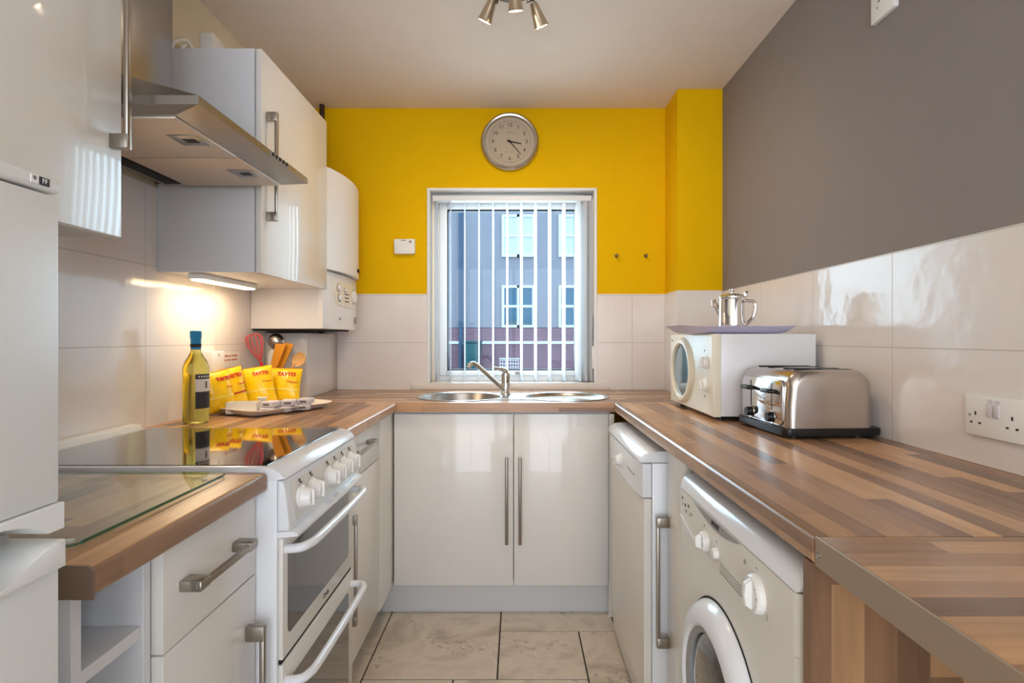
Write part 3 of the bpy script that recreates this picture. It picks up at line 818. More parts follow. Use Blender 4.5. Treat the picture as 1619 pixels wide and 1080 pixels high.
# ------------------------------------------------------------------ cooker
def cooker():
    c = thing('cooker', 'white freestanding electric cooker with black glass hob', 'cooker', (-.8, 1.385, 0))
    y0, y1 = 1.135, 1.630
    MB().box(-1.10, -.492, y0 + .002, y1 - .002, .02, .895, bev=.002).fin('body', MT['appl'], c)
    for xx in (-1.05, -.54):
        for yy in (y0 + .04, y1 - .04): MB().cyl((xx, yy, 0), (xx, yy, .022), .018, seg=14).fin('foot', MT['black'], c)
    # top shell with rolled front
    pr = [(-1.10, .897), (-1.10, .921), (-.520, .921)] + arc(-.512, .893, .028, 80, 25, 5) + arc(-.492, .902, .010, 10, -60, 4)[1:] + [(-.50, .893)]
    pr = [(-1.10, .896), (-1.10, .920), (-.525, .920), (-.510, .919), (-.497, .915), (-.486, .908), (-.478, .899), (-.476, .894), (-.49, .893)]
    top = MB().prism(pr, 'y', y0, y1, bev=.0025, seg=2).fin('hob_surround', MT['appl'], c)
    MB().box(-1.072, -.515, y0 + .012, y1 - .012, .9195, .9215, bev=.0008, seg=1).fin('hob_glass', MT['glassblk'], c)
    MB().box(-1.135, -1.10, y0, y1, .912, .932, bev=.004).fin('splash_strip', MT['plasticw'], c)
    # fascia
    pr = rrect(y0 + .002, y1 - .002, .787, .891, .004)
    fa = MB()
    fa.prism([(-.492, .891), (-.479, .891), (-.474, .872), (-.466, .80), (-.466, .787), (-.492, .787)], 'y', y0 + .001, y1 - .001, bev=.006, seg=3)
    fo = fa.fin('fascia', MT['appl'], c)
    MB().prism([(-.4735, .880), (-.4728, .880), (-.4645, .800), (-.4655, .798)], 'y', y0 + .03, y1 - .02).fin('control_panel', MT['applwarm'], fo)
    for ky in (1.205, 1.268, 1.378, 1.434, 1.492, 1.555):
        k = MB().lathe([(0, -.001), (.0245, -.001), (.0245, .004), (.0215, .006), (.019, .022), (.017, .026), (0, .027)], (-.469, ky, .840), axis='x', seg=28).fin('knob', MT['plasticw'], fo)
        MB().box(-.4475, -.438, ky - .0045, ky + .0045, .823, .857, bev=.002).fin('knob_grip', MT['plasticw'], k)
        MB().box(-.4732, -.4705, ky - .002, ky + .002, .872, .879).fin('mark', MT['ink'], fo)
        text_part('dial_marks', 'OFF', .006, face(-.4682, ky + .001, .8705 - .0, '+x'), MT['greyink'], fo, extrude=.001)
    # ledge below fascia
    MB().prism([(-.492, .7865), (-.463, .7865), (-.449, .782), (-.449, .777), (-.492, .772)], 'y', y0 + .004, y1 - .003, bev=.001, seg=1).fin('ledge', MT['appl'], c)
    # doors
    def door(z0, z1, gz0, gz1, hz):
        d = MB().box(-.4915, -.4815, y0 + .008, y1 - .004, z0, z1, bev=.003).fin('oven_door', MT['applwarm'], c)
        MB().prism(rrect(y0 + .032, y1 - .045, gz0, gz1, .014), 'x', -.4817, -.4805).fin('door_glass', MT['ovenglass'], d)
        ya, yb = y0 + .022, y1 - .018
        p = smooth_pts([(-.482, ya, hz - .003), (-.452, ya + .003, hz - .001), (-.440, ya + .022, hz), (-.435, ya + .06, hz), (-.433, (ya + yb) / 2, hz), (-.435, yb - .06, hz), (-.440, yb - .022, hz), (-.452, yb - .003, hz - .001), (-.482, yb, hz - .003)], 5)
        MB().tube(p, .0095, seg=14).fin('handle', MT['appl'], d)
        return d
    d1 = door(.520, .771, .562, .745, .748)
    d2 = door(.075, .510, .12, .462, .474)
    text_part('lettering', 'Creda', .016, face(-.4812, 1.40, .540, '+x'), MT['ink'], d1)
    MB().box(-.4915, -.486, y0 + .01, y1 - .006, .511, .519).fin('door_gap', MT['dark'], c)
    MB().box(-.60, -.50, y0 + .01, y1 - .01, .02, .07).fin('kick_plate', MT['appl'], c)
cooker()

# ------------------------------------------------------------------ dishwasher
def dishwasher():
    d = thing('dishwasher', 'white slim freestanding dishwasher on the right near the sink', 'dishwasher', (.7, 1.96, 0))
    y0, y1 = 1.670, 2.258
    MB().box(.405, .975, y0 + .004, y1 - .004, .02, .806, bev=.003).fin('body', MT['appl'], d)
    MB().box(.45, .97, y0 + .03, y1 - .03, 0, .02).fin('base', MT['black'], d)
    # lid with rounded front
    pr = [(.98, .809), (.98, .840), (.43, .842)] + [(.40, .840), (.382, .834), (.370, .823), (.366, .812), (.368, .808)]
    MB().prism(pr, 'y', y0, y1, bev=.008, seg=3).fin('lid', MT['appl'], d)
    # bowed door
    def bow(y): q = (y - (y0 + y1) / 2) / ((y1 - y0) / 2); return .370 + .010 * q * q * q * q
    ys = [y0 + .001 + (y1 - y0 - .002) * i / 20 for i in range(21)]
    fr = [(bow(y), y) for y in ys]
    dr = MB().prism(fr + [(.402, y1 - .001), (.402, y0 + .001)], 'z', .115, .700, bev=.002).fin('door', MT['applwarm'], d)
    cp = MB().prism([(p[0] - .004, p[1]) for p in fr] + [(.402, y1 - .001), (.402, y0 + .001)], 'z', .703, .805, bev=.003).fin('control_panel', MT['appl'], d)
    MB().lathe([(0, 0), (.024, 0), (.024, .004), (.019, .006), (.017, .020), (0, .021)], (.3665, 1.965, .752), axis='-x', seg=26).fin('dial', MT['plasticw'], cp)
    # grab recess below the panel
    MB().prism([(2.04, .735), (2.09, .728), (2.13, .712), (2.13, .703), (2.04, .703)], 'x', .3635, .367).fin('grip', MT['plasticw'], cp)
    for i in range(4): MB().box(.3648, .3665, 1.75 + .03 * i, 1.762 + .03 * i, .75, .757, bev=.001).fin('button', MT['plasticg'], cp)
    MB().box(.388, .40, y0 + .004, y1 - .004, .012, .108).fin('kick_plate', MT['applwarm'], d)
dishwasher()

# ------------------------------------------------------------------ washing machine
def washer():
    w = thing('washing_machine', 'white front-loading washing machine under the right worktop', 'washing machine', (.7, 1.13, 0))
    y0, y1 = .826, 1.426; X = .415
    MB().box(.432, .985, y0 + .002, y1 - .002, .02, .80, bev=.004).fin('body', MT['appl'], w)
    for xx in (.47, .95):
        for yy in (y0 + .05, y1 - .05): MB().cyl((xx, yy, 0), (xx, yy, .022), .02, seg=14).fin('foot', MT['black'], w)
    pr = [(.99, .803), (.99, .838), (.452, .838), (.436, .836), (.424, .828), (.417, .812), (.416, .803)]
    MB().prism(pr, 'y', y0, y1, bev=.009, seg=3).fin('lid', MT['appl'], w)
    fa = MB().box(X, .432, y0 + .001, y1 - .001, .706, .8015, bev=.013, seg=4, sel=lambda c, d: c.x < X + .001 and abs(d.z) > .05).fin('fascia', MT['applwarm'], w)
    fr = MB().box(X + .001, .432, y0 + .002, y1 - .002, .075, .705, bev=.012, seg=4, sel=lambda c, d: c.x < X + .002 and abs(d.z) > .05).fin('front_panel', MT['applwarm'], w)
    MB().box(X + .01, .432, y0 + .004, y1 - .004, .012, .073).fin('kick_plate', MT['appl'], w)
    # crescent badge
    pts = [(1.31 - .275 * i / 16, .7995) for i in range(17)] + [(1.035 + .275 * i / 16, .7995 - .020 * math.sin(PI * (i / 16) ** .9)) for i in range(1, 16)]
    b = MB().prism(pts, 'x', X - .0008, X + .001).fin('badge', MT['plasticg'], fa)
    text_part('lettering', 'INDESIT', .013, face(X - .0010, 1.165, .7905, '-x'), MT['ink'], b, bold=.0003)
    # grab crescent
    pts = [(1.415 - .145 * i / 12, .738 - .032 * (i / 12)) for i in range(13)] + [(1.27 + .145 * i / 12, .706 + .032 * (i / 12) - .010 * math.sin(PI * i / 12)) for i in range(1, 12)]
    MB().prism(pts, 'x', X - .003, X + .001, bev=.001, seg=1).fin('drawer_grip', MT['appl'], fa)
    def knob(y, z, r, name='dial'):
        k = MB().lathe([(0, 0), (r, 0), (r, .006), (r * .95, .010), (r * .86, .013), (0, .0135)], (X, y, z), axis='-x', seg=32).fin(name, MT['plasticw'], fa)
        MB().prism([(X - .010, z - r * .84), (X - .024, z - r * .55), (X - .026, z), (X - .024, z + r * .55), (X - .010, z + r * .84)], 'y', y - r * .2, y + r * .2, bev=.003).fin('dial_grip', MT['plasticw'], k)
        for i in range(7):
            a = R(-60 + 40 * i); MB().box(X - .0137, X - .0128, y + math.cos(a) * r * .7 - .001, y + math.cos(a) * r * .7 + .001, z + math.sin(a) * r * .7 - .001, z + math.sin(a) * r * .7 + .001).fin('tick', MT['blueink'], k)
        return k
    knob(1.222, .737, .021); knob(.961, .742, .033)
    MB().cyl((X, 1.153, .737), (X - .012, 1.153, .737), .012, .010, seg=20, bev=.002).fin('button', MT['plasticw'], fa)
    # printed programme legend
    mb = MB()
    for i in range(4): mb.box(X - .0004, X + .0002, 1.03, 1.14 - .0 * i, .722 - i * .006, .7232 - i * .006)
    mb.fin('legend_lines', MT['greyink'], fa)
    for i, (y, z) in enumerate([(1.40, .782), (1.375, .770), (1.35, .775), (1.325, .763), (1.395, .765), (1.37, .757), (1.34, .757), (1.235, .768), (1.16, .758), (1.015, .775), (.965, .785), (.925, .72)]):
        text_part('legend_mark', ('40', '60', '30', 'A', '*', 'B', 'C', 'o', '=', 'O', '---', '|')[i], .012, face(X - .0003, y, z, '-x'), MT['greyink'], fa)
    # door
    cy, cz = 1.135, .425
    dr = MB().lathe([(.150, .002), (.152, .024), (.160, .031), (.178, .031), (.196, .022), (.207, .004), (.207, 0)], (X, cy, cz), axis='-x', seg=72).fin('door', MT['appl'], w)
    MB().lathe([(0, .030), (.05, .029), (.10, .024), (.135, .016), (.1515, .008)], (X, cy, cz), axis='-x', seg=56).fin('door_glass', MT['wmglass'], dr)
    MB().lathe([(.140, .018), (.146, .024), (.1525, .0255)], (X, cy, cz), axis='-x', seg=56).fin('glass_ring', MT['plasticg'], dr)
    MB().lathe([(.207, .001), (.211, .0012), (.212, .0)], (X + .0005, cy, cz), axis='-x', seg=72).fin('door_gap', MT['dark'], dr)
washer()

# ------------------------------------------------------------------ boiler
def boiler():
    b = thing('boiler', 'white wall-mounted gas boiler in the far left corner', 'boiler', (-.98, 2.62, 1.22))
    y0, y1 = 2.372, 2.868; zb, zm, zt = 1.222, 1.478, 1.917
    MB().box(XL + .002, -.832, y0 + .002, y1 - .002, zb, zt - .01, bev=.004).fin('casing', MT['boiler'], b)
    def front(d): 
        n = 14; return [(-.832 + d * (1 - (2 * i / n - 1) ** 2) + .002, y0 + (y1 - y0) * i / n) for i in range(n + 1)]
    # cover
    fr = front(.040)
    MB().prism([(-.95, y0)] + [(x + .012, y) for x, y in fr] + [(-.95, y1)], 'z', zm, zt, bev=.005, seg=3).fin('cover', MT['boiler'], b)
    fr = front(.022)
    lo = MB().prism([(-.85, y0 + .001)] + fr + [(-.85, y1 - .001)], 'z', zb + .001, zm - .006, bev=.003).fin('lower_panel', MT['boiler'], b)
    text_part('lettering', 'Baxi', .030, face(-.787, 2.745, 1.515, '+x'), MT['ink'], b, bold=.0005, extrude=.002)
    px = -.808
    def surf(y): q = (y - (y0 + y1) / 2) / ((y1 - y0) / 2); return -.830 + .022 * (1 - q * q)
    # oval control panel following the bow
    pts = []
    for i in range(28):
        a = 2 * PI * i / 28; ca, sa = math.cos(a), math.sin(a)
        pts.append((2.645 + .165 * math.copysign(abs(ca) ** .55, ca), 1.385 + .058 * math.copysign(abs(sa) ** .6, sa)))
    mb = MB(); bm = mb.bm
    v0 = [bm.verts.new((surf(y) + .003, y, z)) for y, z in pts]; cc = bm.verts.new((surf(2.645) + .005, 2.645, 1.385))
    v1 = [bm.verts.new((surf(y) - .002, y, z)) for y, z in pts]
    for i in range(28):
        bm.faces.new([v0[i], v0[(i + 1) % 28], cc]); bm.faces.new([v0[i], v1[i], v1[(i + 1) % 28], v0[(i + 1) % 28]])
    cp = mb.fin('control_panel', MT['ivory'], lo)
    for y, z, r in ((2.52, 1.41, .015), (2.53, 1.365, .015), (2.60, 1.405, .008), (2.76, 1.385, .032)):
        MB().lathe([(0, 0), (r, 0), (r, .006), (r * .8, .012), (0, .013)], (surf(y) + .002, y, z), axis='x', seg=22).fin('knob', MT['plasticw'], cp)
        MB().lathe([(r, 0), (r + .003, .001), (r + .003, .0)], (surf(y) + .003, y, z), axis='x', seg=22).fin('knob_ring', MT['greyink'], cp)
    mb = MB()
    for i in range(3):
        for j in range(2): mb.box(surf(2.63) + .003, surf(2.63) + .006, 2.60 + j * .03, 2.62 + j * .03, 1.35 + i * .017, 1.356 + i * .017)
    mb.fin('display_marks', MT['greyink'], cp)
    MB().cyl((surf(2.76) - .001, 2.80, 1.27), (surf(2.8) + .006, 2.80, 1.27), .018, seg=20).fin('pressure_gauge', MT['plasticg'], lo)
    MB().cyl((surf(2.54) - .001, 2.54, 1.27), (surf(2.54) + .004, 2.54, 1.27), .006, seg=12).fin('indicator', MT['plasticg'], lo)
    MB().box(XL + .003, -.86, 2.39, 2.84, 1.215, 1.2215).fin('gap_shade', MT['dark'], b)  # dark strip standing in for the shaded gap below the boiler
    o = MB().cyl((-1.02, 2.905, 1.206), (-1.02, 2.905, ZC - .001), .013, seg=16).fin('pipe', MT['copper'])
    tag(o, 'thin dark pipe rising to the ceiling in the far left corner', 'pipe')
boiler()

# ------------------------------------------------------------------ small wall fittings
def fittings():
    # clock
    c = thing('wall_clock', 'round silver-rimmed wall clock above the window', 'clock', (-.04, YB + .005, 2.217))
    cx, cz = -.04, 2.217; yy = YB + .006
    MB().lathe([(.150, .0), (.154, .006), (.154, .016), (.149, .028), (.141, .034), (.133, .032), (.130, .024), (.129, .016)], (cx, yy, cz), axis='-y', seg=72).fin('rim', MT['silver'], c)
    f = MB().lathe([(0, .016), (.131, .016), (.131, .001), (0, .001)], (cx, yy, cz), axis='-y', seg=72).fin('face', MT['clockface'], c)
    MB().lathe([(.1085, .0162), (.1085, .0166), (.110, .0166), (.110, .0162)], (cx, yy, cz), axis='-y', seg=72).lathe([(.0955, .0162), (.0955, .0166), (.0963, .0166), (.0963, .0162)], (cx, yy, cz), axis='-y', seg=72).fin('minute_ring', MT['greyink'], f)
    for i in range(1, 13):
        a = R(90 - 30 * i); r = .088
        text_part('numeral', str(i), .028, face(cx + r * math.cos(a), yy - .0163, cz + r * math.sin(a), '-y'), MT['ink'], f)
    text_part('lettering', 'QUARTZ', .009, face(cx, yy - .0163, cz + .048, '-y'), MT['greyink'], f)
    text_part('lettering', 'RADIO CONTROLLED', .006, face(cx, yy - .0163, cz - .054, '-y'), MT['greyink'], f)
    def hand(name, ang, L, w):
        d = Vector((math.sin(R(ang)), 0, math.cos(R(ang)))); n = Vector((d.z, 0, -d.x)); o = Vector((cx, yy - .020, cz))
        mb = MB(); P = [o - d * .014 + n * w, o - d * .014 - n * w, o + d * L - n * w * .6, o + d * L + n * w * .6]
        mb.prism([(p.x, p.z) for p in P], 'y', yy - .0205, yy - .019)
        mb.fin(name, MT['ink'], f)
    hand('hour_hand', 101, .062, .0038); hand('minute_hand', 139, .088, .0026)
    MB().cyl((cx, yy - .016, cz), (cx, yy - .0225, cz), .006, seg=16).fin('hub', MT['ink'], f)
    MB().lathe([(0, .030), (.130, .029)], (cx, yy, cz), axis='-y', seg=48).fin('glass', pane_mat('clock_glass'), c)
    # thermostat
    t = thing('thermostat', 'small white control box on the yellow wall left of the window', 'thermostat', (-.594, YB + .005, 1.664))
    MB().box(-.649, -.539, YB - .022, YB + .006, 1.624, 1.704, bev=.006, seg=3).fin('case', MT['plasticw'], t)
    MB().cyl((-.562, YB - .0215, 1.688), (-.562, YB - .024, 1.688), .007, seg=16).fin('button', MT['plasticg'], t)
    MB().box(-.61, -.585, YB - .0226, YB - .0218, 1.693, 1.697).fin('display_slot', MT['greyink'], t)
    # hooks
    for x, lb in ((.524, 'small brass cup hook on the yellow wall, the one nearer the window'), (.680, 'small brass cup hook on the yellow wall, the one nearer the corner')):
        h = thing('wall_hook', lb, 'hook', (x, YB + .005, 1.617), group=None)
        MB().cyl((x, YB + .006, 1.617), (x, YB + .002, 1.617), .010, seg=16).fin('plate', MT['brassy'], h)
        MB().tube([(x, YB + .003, 1.617), (x, YB - .012, 1.615), (x, YB - .020, 1.606), (x, YB - .028, 1.612), (x, YB - .030, 1.624)], .0035, seg=10).fin('prong', MT['brassy'], h)
    # sockets
    s = thing('double_socket', 'white double wall socket on the right-hand tiles above the worktop', 'socket', (XR, 1.154, 1.017))
    y0, y1, z0, z1 = 1.081, 1.227, .973, 1.061; X = XR - .011
    MB().box(X, XR - .0002, y0, y1, z0, z1, bev=.003, seg=3).fin('plate', MT['plasticw'], s)
    def holes(yc, zc, par, X=X, sc_=1.0, xd=-1):
        k = MB()
        k.box(X - .0004, X + .001, yc - .002, yc + .002, zc + .006, zc + .014)
        k.box(X - .0004, X + .001, yc - .014, yc - .008, zc - .012, zc - .008)
        k.box(X - .0004, X + .001, yc + .008, yc + .014, zc - .012, zc - .008)
        k.fin('pin_holes', MT['ink'], par)
    holes(1.198, 1.012, s); holes(1.109, 1.012, s)
    for y in (1.161, 1.143):
        MB().box(X - .004, X + .001, y - .0065, y + .0065, 1.018, 1.045, bev=.0015).fin('rocker', MT['sachet'], s)
        MB().box(X - .001, X + .001, y - .006, y + .006, 1.047, 1.054).fin('rocker_mark', MT['sachet'], s)
    MB().cyl((X - .0008, 1.213, 1.017), (X + .001, 1.213, 1.017), .003, seg=10).fin('screw', MT['plasticg'], s)
    s = thing('wall_socket', 'white wall socket high on the grey wall near the ceiling', 'socket', (XR + .006, 1.51, 2.1))
    MB().box(XR - .008, XR + .0058, 1.462, 1.558, 2.056, 2.142, bev=.002).fin('plate', MT['plasticw'], s)
    holes(1.512, 2.115, s, X=XR - .008)
    MB().cyl((XR - .0085, 1.53, 2.09), (XR - .006, 1.53, 2.09), .003, seg=10).fin('screw', MT['plasticg'], s)
    # surface boxes on left wall
    o = thing('socket_box', 'white surface-mounted socket box on the tiles behind the wine bottle', 'socket', (XL, 2.05, 1.09))
    MB().box(XL + .0002, -1.10, 2.008, 2.094, 1.046, 1.134, bev=.003).fin('box', MT['plasticw'], o)
    MB().cyl((-1.10, 2.05, 1.12), (-1.099, 2.05, 1.12), .004, seg=10).fin('screw', MT['plasticg'], o)
    o = thing('junction_box', 'cream junction box on the wall above the cabinet beside the hood chimney', 'junction box', (XL - .006, 2.05, 2.2))
    MB().box(XL - .0058, -1.098, 2.008, 2.094, 2.20, 2.286, bev=.003).fin('box', MT['plasticw'], o)
    MB().cyl((-1.098, 2.06, 2.25), (-1.0965, 2.06, 2.25), .004, seg=10).fin('screw', MT['plasticg'], o)
    o = MB().tube(smooth_pts([(-1.112, 1.79, 2.106), (-1.11, 1.80, 2.14), (-1.10, 1.85, 2.172), (-1.105, 1.90, 2.15), (-1.11, 1.87, 2.115), (-1.11, 1.84, 2.135), (-1.11, 1.87, 2.17), (-1.115, 1.94, 2.18), (-1.115, 2.007, 2.215)], 5), .006, seg=8).fin('cable', MT['plasticw'])
    tag(o, 'looped cream cable running into the junction box above the cabinet', 'cable')
    # notice
    n = thing('notice', 'small white printed notice with red text on the tiles behind the crisps', 'notice', (XL, 2.195, 1.10))
    MB().box(XL + .0001, XL + .0008, 2.105, 2.285, 1.068, 1.128).fin('paper', MT['paper'], n)
    mb = MB()
    for r, ws in enumerate(((.03, .05, .02, .045), (.045, .02, .03, .05))):
        y = 2.118
        for w in ws: mb.box(XL + .0008, XL + .0011, y, y + w - .006, 1.109 - r * .016, 1.115 - r * .016); y += w + .002
    mb.fin('print', MT['rustink'], n)
fittings()

# ------------------------------------------------------------------ ceiling spotlight
LAMPS = []
def spots():
    l = thing('ceiling_spotlight', 'chrome ceiling spotlight cluster with lit conical heads', 'lamp', (-.02, 1.92, ZC))
    MB().lathe([(0, ZC - .018), (.070, ZC - .018), (.082, ZC - .012), (.084, ZC - .0005), (0, ZC - .0005)], (-.02, 1.92, 0), seg=56).fin('base', MT['platebl'], l)
    def head(lens, top, arm0):
        lens = Vector(lens); top = Vector(top); ax = (lens - top).normalized()
        h = MB()
        n = 24; a = ax.orthogonal().normalized(); b = ax.cross(a)
        prof = [(0, 0), (.012, 0), (.0145, .006), (.018, .03), (.0255, .075), (.0275, .082), (.0255, .082), (.024, .077)]
        rings = []
        for r, hh in prof:
            c = top + ax * hh
            rings.append([h.bm.verts.new(c + (a * math.cos(2 * PI * i / n) + b * math.sin(2 * PI * i / n)) * max(r, .0005)) for i in range(n)])
        for j in range(len(rings) - 1):
            for i in range(n): h.bm.faces.new([rings[j][i], rings[j][(i + 1) % n], rings[j + 1][(i + 1) % n], rings[j + 1][i]])
        hd = h.fin('lamp_head', MT['nickel'], l, angle=40)
        MB().cyl(top + ax * .078, top + ax * .0795, .0242, seg=24).fin('lens', MT['lens'], hd)
        MB().tube([arm0, Vector(arm0) + Vector((0, 0, -.02)), top + Vector((0, 0, .012)), top + ax * .012], .0055, seg=10).fin('arm', MT['brassy'], l)
        LAMPS.append((top + ax * .10, ax))
    head((-.122, 1.985, 2.298), (-.084, 1.955, 2.378), (-.07, 1.955, ZC - .02))
    head((-.005, 1.905, 2.298), (-.012, 1.875, 2.376), (-.014, 1.87, ZC - .02))
    head((.088, 1.980, 2.283), (.056, 1.950, 2.358), (.036, 1.950, ZC - .02))
spots()

# ------------------------------------------------------------------ things on the worktops
def microwave():
    m = thing('microwave', 'white microwave with a round door window on the right worktop', 'microwave', (.80, 2.06, WT))
    x0, x1, y0, y1, z0, z1 = .638, .978, 1.822, 2.318, .925, 1.196
    MB().box(x0 + .028, x1, y0, y1, z0, z1, bev=.003).fin('cabinet', MT['appl'], m)
    fr = MB().box(x0, x0 + .0275, y0 - .001, y1 + .001, z0 - .001, z1 + .001, bev=.006, seg=3, sel=lambda c, d: c.x < x0 + .001).fin('front_frame', MT['ivory'], m)
    cy, cz = 2.150, 1.060
    ring = MB().lathe([(.105, -.002), (.106, .008), (.112, .013), (.124, .013), (.134, .006), (.137, -.001)], (x0, cy, cz), axis='-x', seg=64, sx=1.0, sy=.93).fin('door_ring', MT['ivory'], m)
    MB().lathe([(0, .003), (.107, .003), (.107, .0)], (x0, cy, cz), axis='-x', seg=64, sy=.93).fin('door_window', MT['micwin'], ring)
    for z in (1.100, 1.024):
        k = MB().lathe([(0, 0), (.023, 0), (.023, .003), (.019, .005), (.018, .014), (0, .015)], (x0, 1.884, z), axis='-x', seg=26).fin('knob', MT['plasticw'], fr)
        MB().box(x0 - .022, x0 - .012, 1.880, 1.888, z - .017, z + .017, bev=.002).fin('knob_grip', MT['plasticw'], k)
    for z in (1.140, .985): MB().box(x0 - .0005, x0 + .001, 1.893, 1.901, z - .003, z + .003).fin('mark', MT['ink'], fr)
    MB().box(x0 - .0006, x0 + .001, 2.285, 2.300, 1.168, 1.176).fin('badge', MT['greyink'], fr)
    for xx in (x0 + .04, x1 - .03):
        for yy in (y0 + .04, y1 - .04): MB().cyl((xx, yy, WT), (xx, yy, z0 + .001), .012, seg=14).fin('foot', MT['black'], m)
microwave()

def platter(t, cx, cy, hx, hy, z, rim_h, flare, m, name='dish', rz=0.0, holes=False):
    """rounded rectangular tray with flared rim, local frame"""
    mb = MB(); bm = mb.bm
    def loop(hx_, hy_, r, zz, lift=0):
        P = rrect(-hx_, hx_, -hy_, hy_, r, 8)
        return [bm.verts.new((p[0], p[1], zz + lift * (p[0] / hx_) ** 4)) for p in P]
    L = [loop(hx - flare, hy - flare, .03, 0.001), loop(hx - flare * .6, hy - flare * .6, .034, .006, .0), loop(hx - .006, hy - .006, .045, rim_h * .8, rim_h * .2), loop(hx, hy, .048, rim_h * .86, rim_h * .25),
         loop(hx - .003, hy - .003, .047, rim_h * .9, rim_h * .25), loop(hx - flare * .6, hy - flare * .6, .034, .010, 0), loop(hx - flare - .002, hy - flare - .002, .03, .0045)]
    for j in range(len(L) - 1):
        n = len(L[j])
        for i in range(n): bm.faces.new([L[j][i], L[j][(i + 1) % n], L[j + 1][(i + 1) % n], L[j + 1][i]])
    bm.faces.new(list(reversed(L[0]))); bm.faces.new(L[-1])
    return mb.fin(name, m, t, local=True)

def tray_and_pot():
    t = thing('serving_tray', 'pale lilac-white tray with flared rim lying on top of the microwave', 'tray', (.752, 1.985, 1.1975))
    platter(t, 0, 0, .20, .135, 0, .026, .05, MT['lilac'])
    p = thing('teapot', 'small stainless steel teapot with lid standing on the microwave tray', 'teapot', (.765, 1.985, 1.202))
    x, y, z = .765, 1.985, 1.202
    b = MB().lathe([(0, z + .0005), (.040, z + .0005), (.0445, z + .004), (.0455, z + .012), (.044, z + .110), (.043, z + .118), (.045, z + .121), (.045, z + .124), (.041, z + .125)], (x, y, 0), seg=48).fin('body', MT['chrome'], p)
    l = MB().lathe([(.0455, z + .1245), (.0455, z + .128), (.040, z + .133), (.02, z + .138), (.006, z + .140), (0, z + .140)], (x, y, 0), seg=40).fin('lid', MT['chrome'], p)
    MB().lathe([(.004, z + .139), (.004, z + .146), (.009, z + .150), (.009, z + .155), (0, z + .158)], (x, y, 0), seg=20).fin('knob', MT['chrome'], l)
    MB().tube(smooth_pts([(x + .034, y - .026, z + .112), (x + .058, y - .046, z + .108), (x + .062, y - .050, z + .085), (x + .054, y - .044, z + .05), (x + .034, y - .026, z + .025)], 6), .006, seg=10).fin('handle', MT['chrome'], p)
    MB().box(x + .030, x + .045, y - .036, y - .024, z + .124, z + .146, bev=.003).fin('thumb_rest', MT['chrome'], p)
    MB().tube(smooth_pts([(x - .030, y + .024, z + .07), (x - .045, y + .036, z + .095), (x - .052, y + .042, z + .120)], 5), [.014] * 4 + [.011] * 4 + [.008] * 3, seg=14).fin('spout', MT['chrome'], p)
tray_and_pot()

def toaster():
    t = thing('toaster', 'brushed steel four-slice toaster in front of the microwave', 'toaster', (.842, 1.645, WT), rz=R(3))
    hw, hd = .121, .142      # half length (x) and half width (y)
    z0, z1 = .028, .186
    prof = [(-hw, z0), (-hw + .002, z0 + .07), (-hw + .006, z0 + .115)]
    prof += arc(-hw + .046, z1 - .042, .040, 175, 92, 7)
    prof += [(0, z1)] + arc(hw - .052, z1 - .050, .050, 90, 4, 8) + [(hw - .001, z0 + .06), (hw, z0)]
    # shell: steel body sections with rounded shoulders
    mb = MB(); rings = []; rr = .022
    lev = [(rr * (1 - math.sin(R(a))), -hd + rr * (1 - math.cos(R(a)))) for a in (0, 15, 30, 45, 60, 75, 90)]
    lev += [(d, -y) for d, y in reversed(lev)]
    for d, y in lev:
        rings.append([mb.bm.verts.new((px * (hw - d) / hw, y, z0 + (pz - z0) * (z1 - z0 - d) / (z1 - z0))) for px, pz in prof])
    for j in range(len(rings) - 1):
        n = len(prof)
        for i in range(n): mb.bm.faces.new([rings[j][i], rings[j][(i + 1) % n], rings[j + 1][(i + 1) % n], rings[j + 1][i]])
    mb.bm.faces.new(rings[0]); mb.bm.faces.new(list(reversed(rings[-1])))
    mb.fin('shell', MT['toast'], t, local=True, angle=50)
    # chrome end panel with controls
    pr = rrect(-hd + .022, hd - .022, z0 + .004, z1 - .030, .02)
    e = MB().prism(pr, 'x', -hw - .004, -hw + .012, bev=.003).fin('end_panel', MT['chrome'], t, local=True)
    for y in (-.062, .062):
        MB().box(-hw - .0048, -hw - .003, y - .0015, y + .0015, .045, .145).fin('lever_slot', MT['ink'], e, local=True)
        MB().box(-hw - .028, -hw - .004, y - .026, y + .026, .118, .130, bev=.005, seg=3).fin('lever', MT['black'], e, local=True)
        k = MB().lathe([(0, 0), (.014, 0), (.014, .008), (.0125, .016), (0, .017)], (-hw - .004, y, .050), axis='-x', seg=24).fin('browning_knob', MT['black'], e, local=True)
        MB().lathe([(.014, 0), (.019, .001), (.019, -.001)], (-hw - .004, y, .050), axis='-x', seg=24).fin('knob_bezel', MT['chrome'], e, local=True)
    for y in (-.100, -.045, .045, .100):
        MB().box(-hw + .045, hw - .045, y - .012, y + .012, z1 - .002, z1 + .0008, bev=.0005, seg=1).fin('toast_slot', MT['dark'], t, local=True)
    MB().prism(rrect(-hw - .010, hw + .022, -hd - .004, hd + .004, .02), 'z', .008, .029, bev=.003).fin('base', MT['black'], t, local=True)
    for x in (-.09, .09):
        for y in (-.11, .11): MB().cyl((x, y, 0), (x, y, .009), .012, seg=14).fin('foot', MT['black'], t, local=True)
toaster()

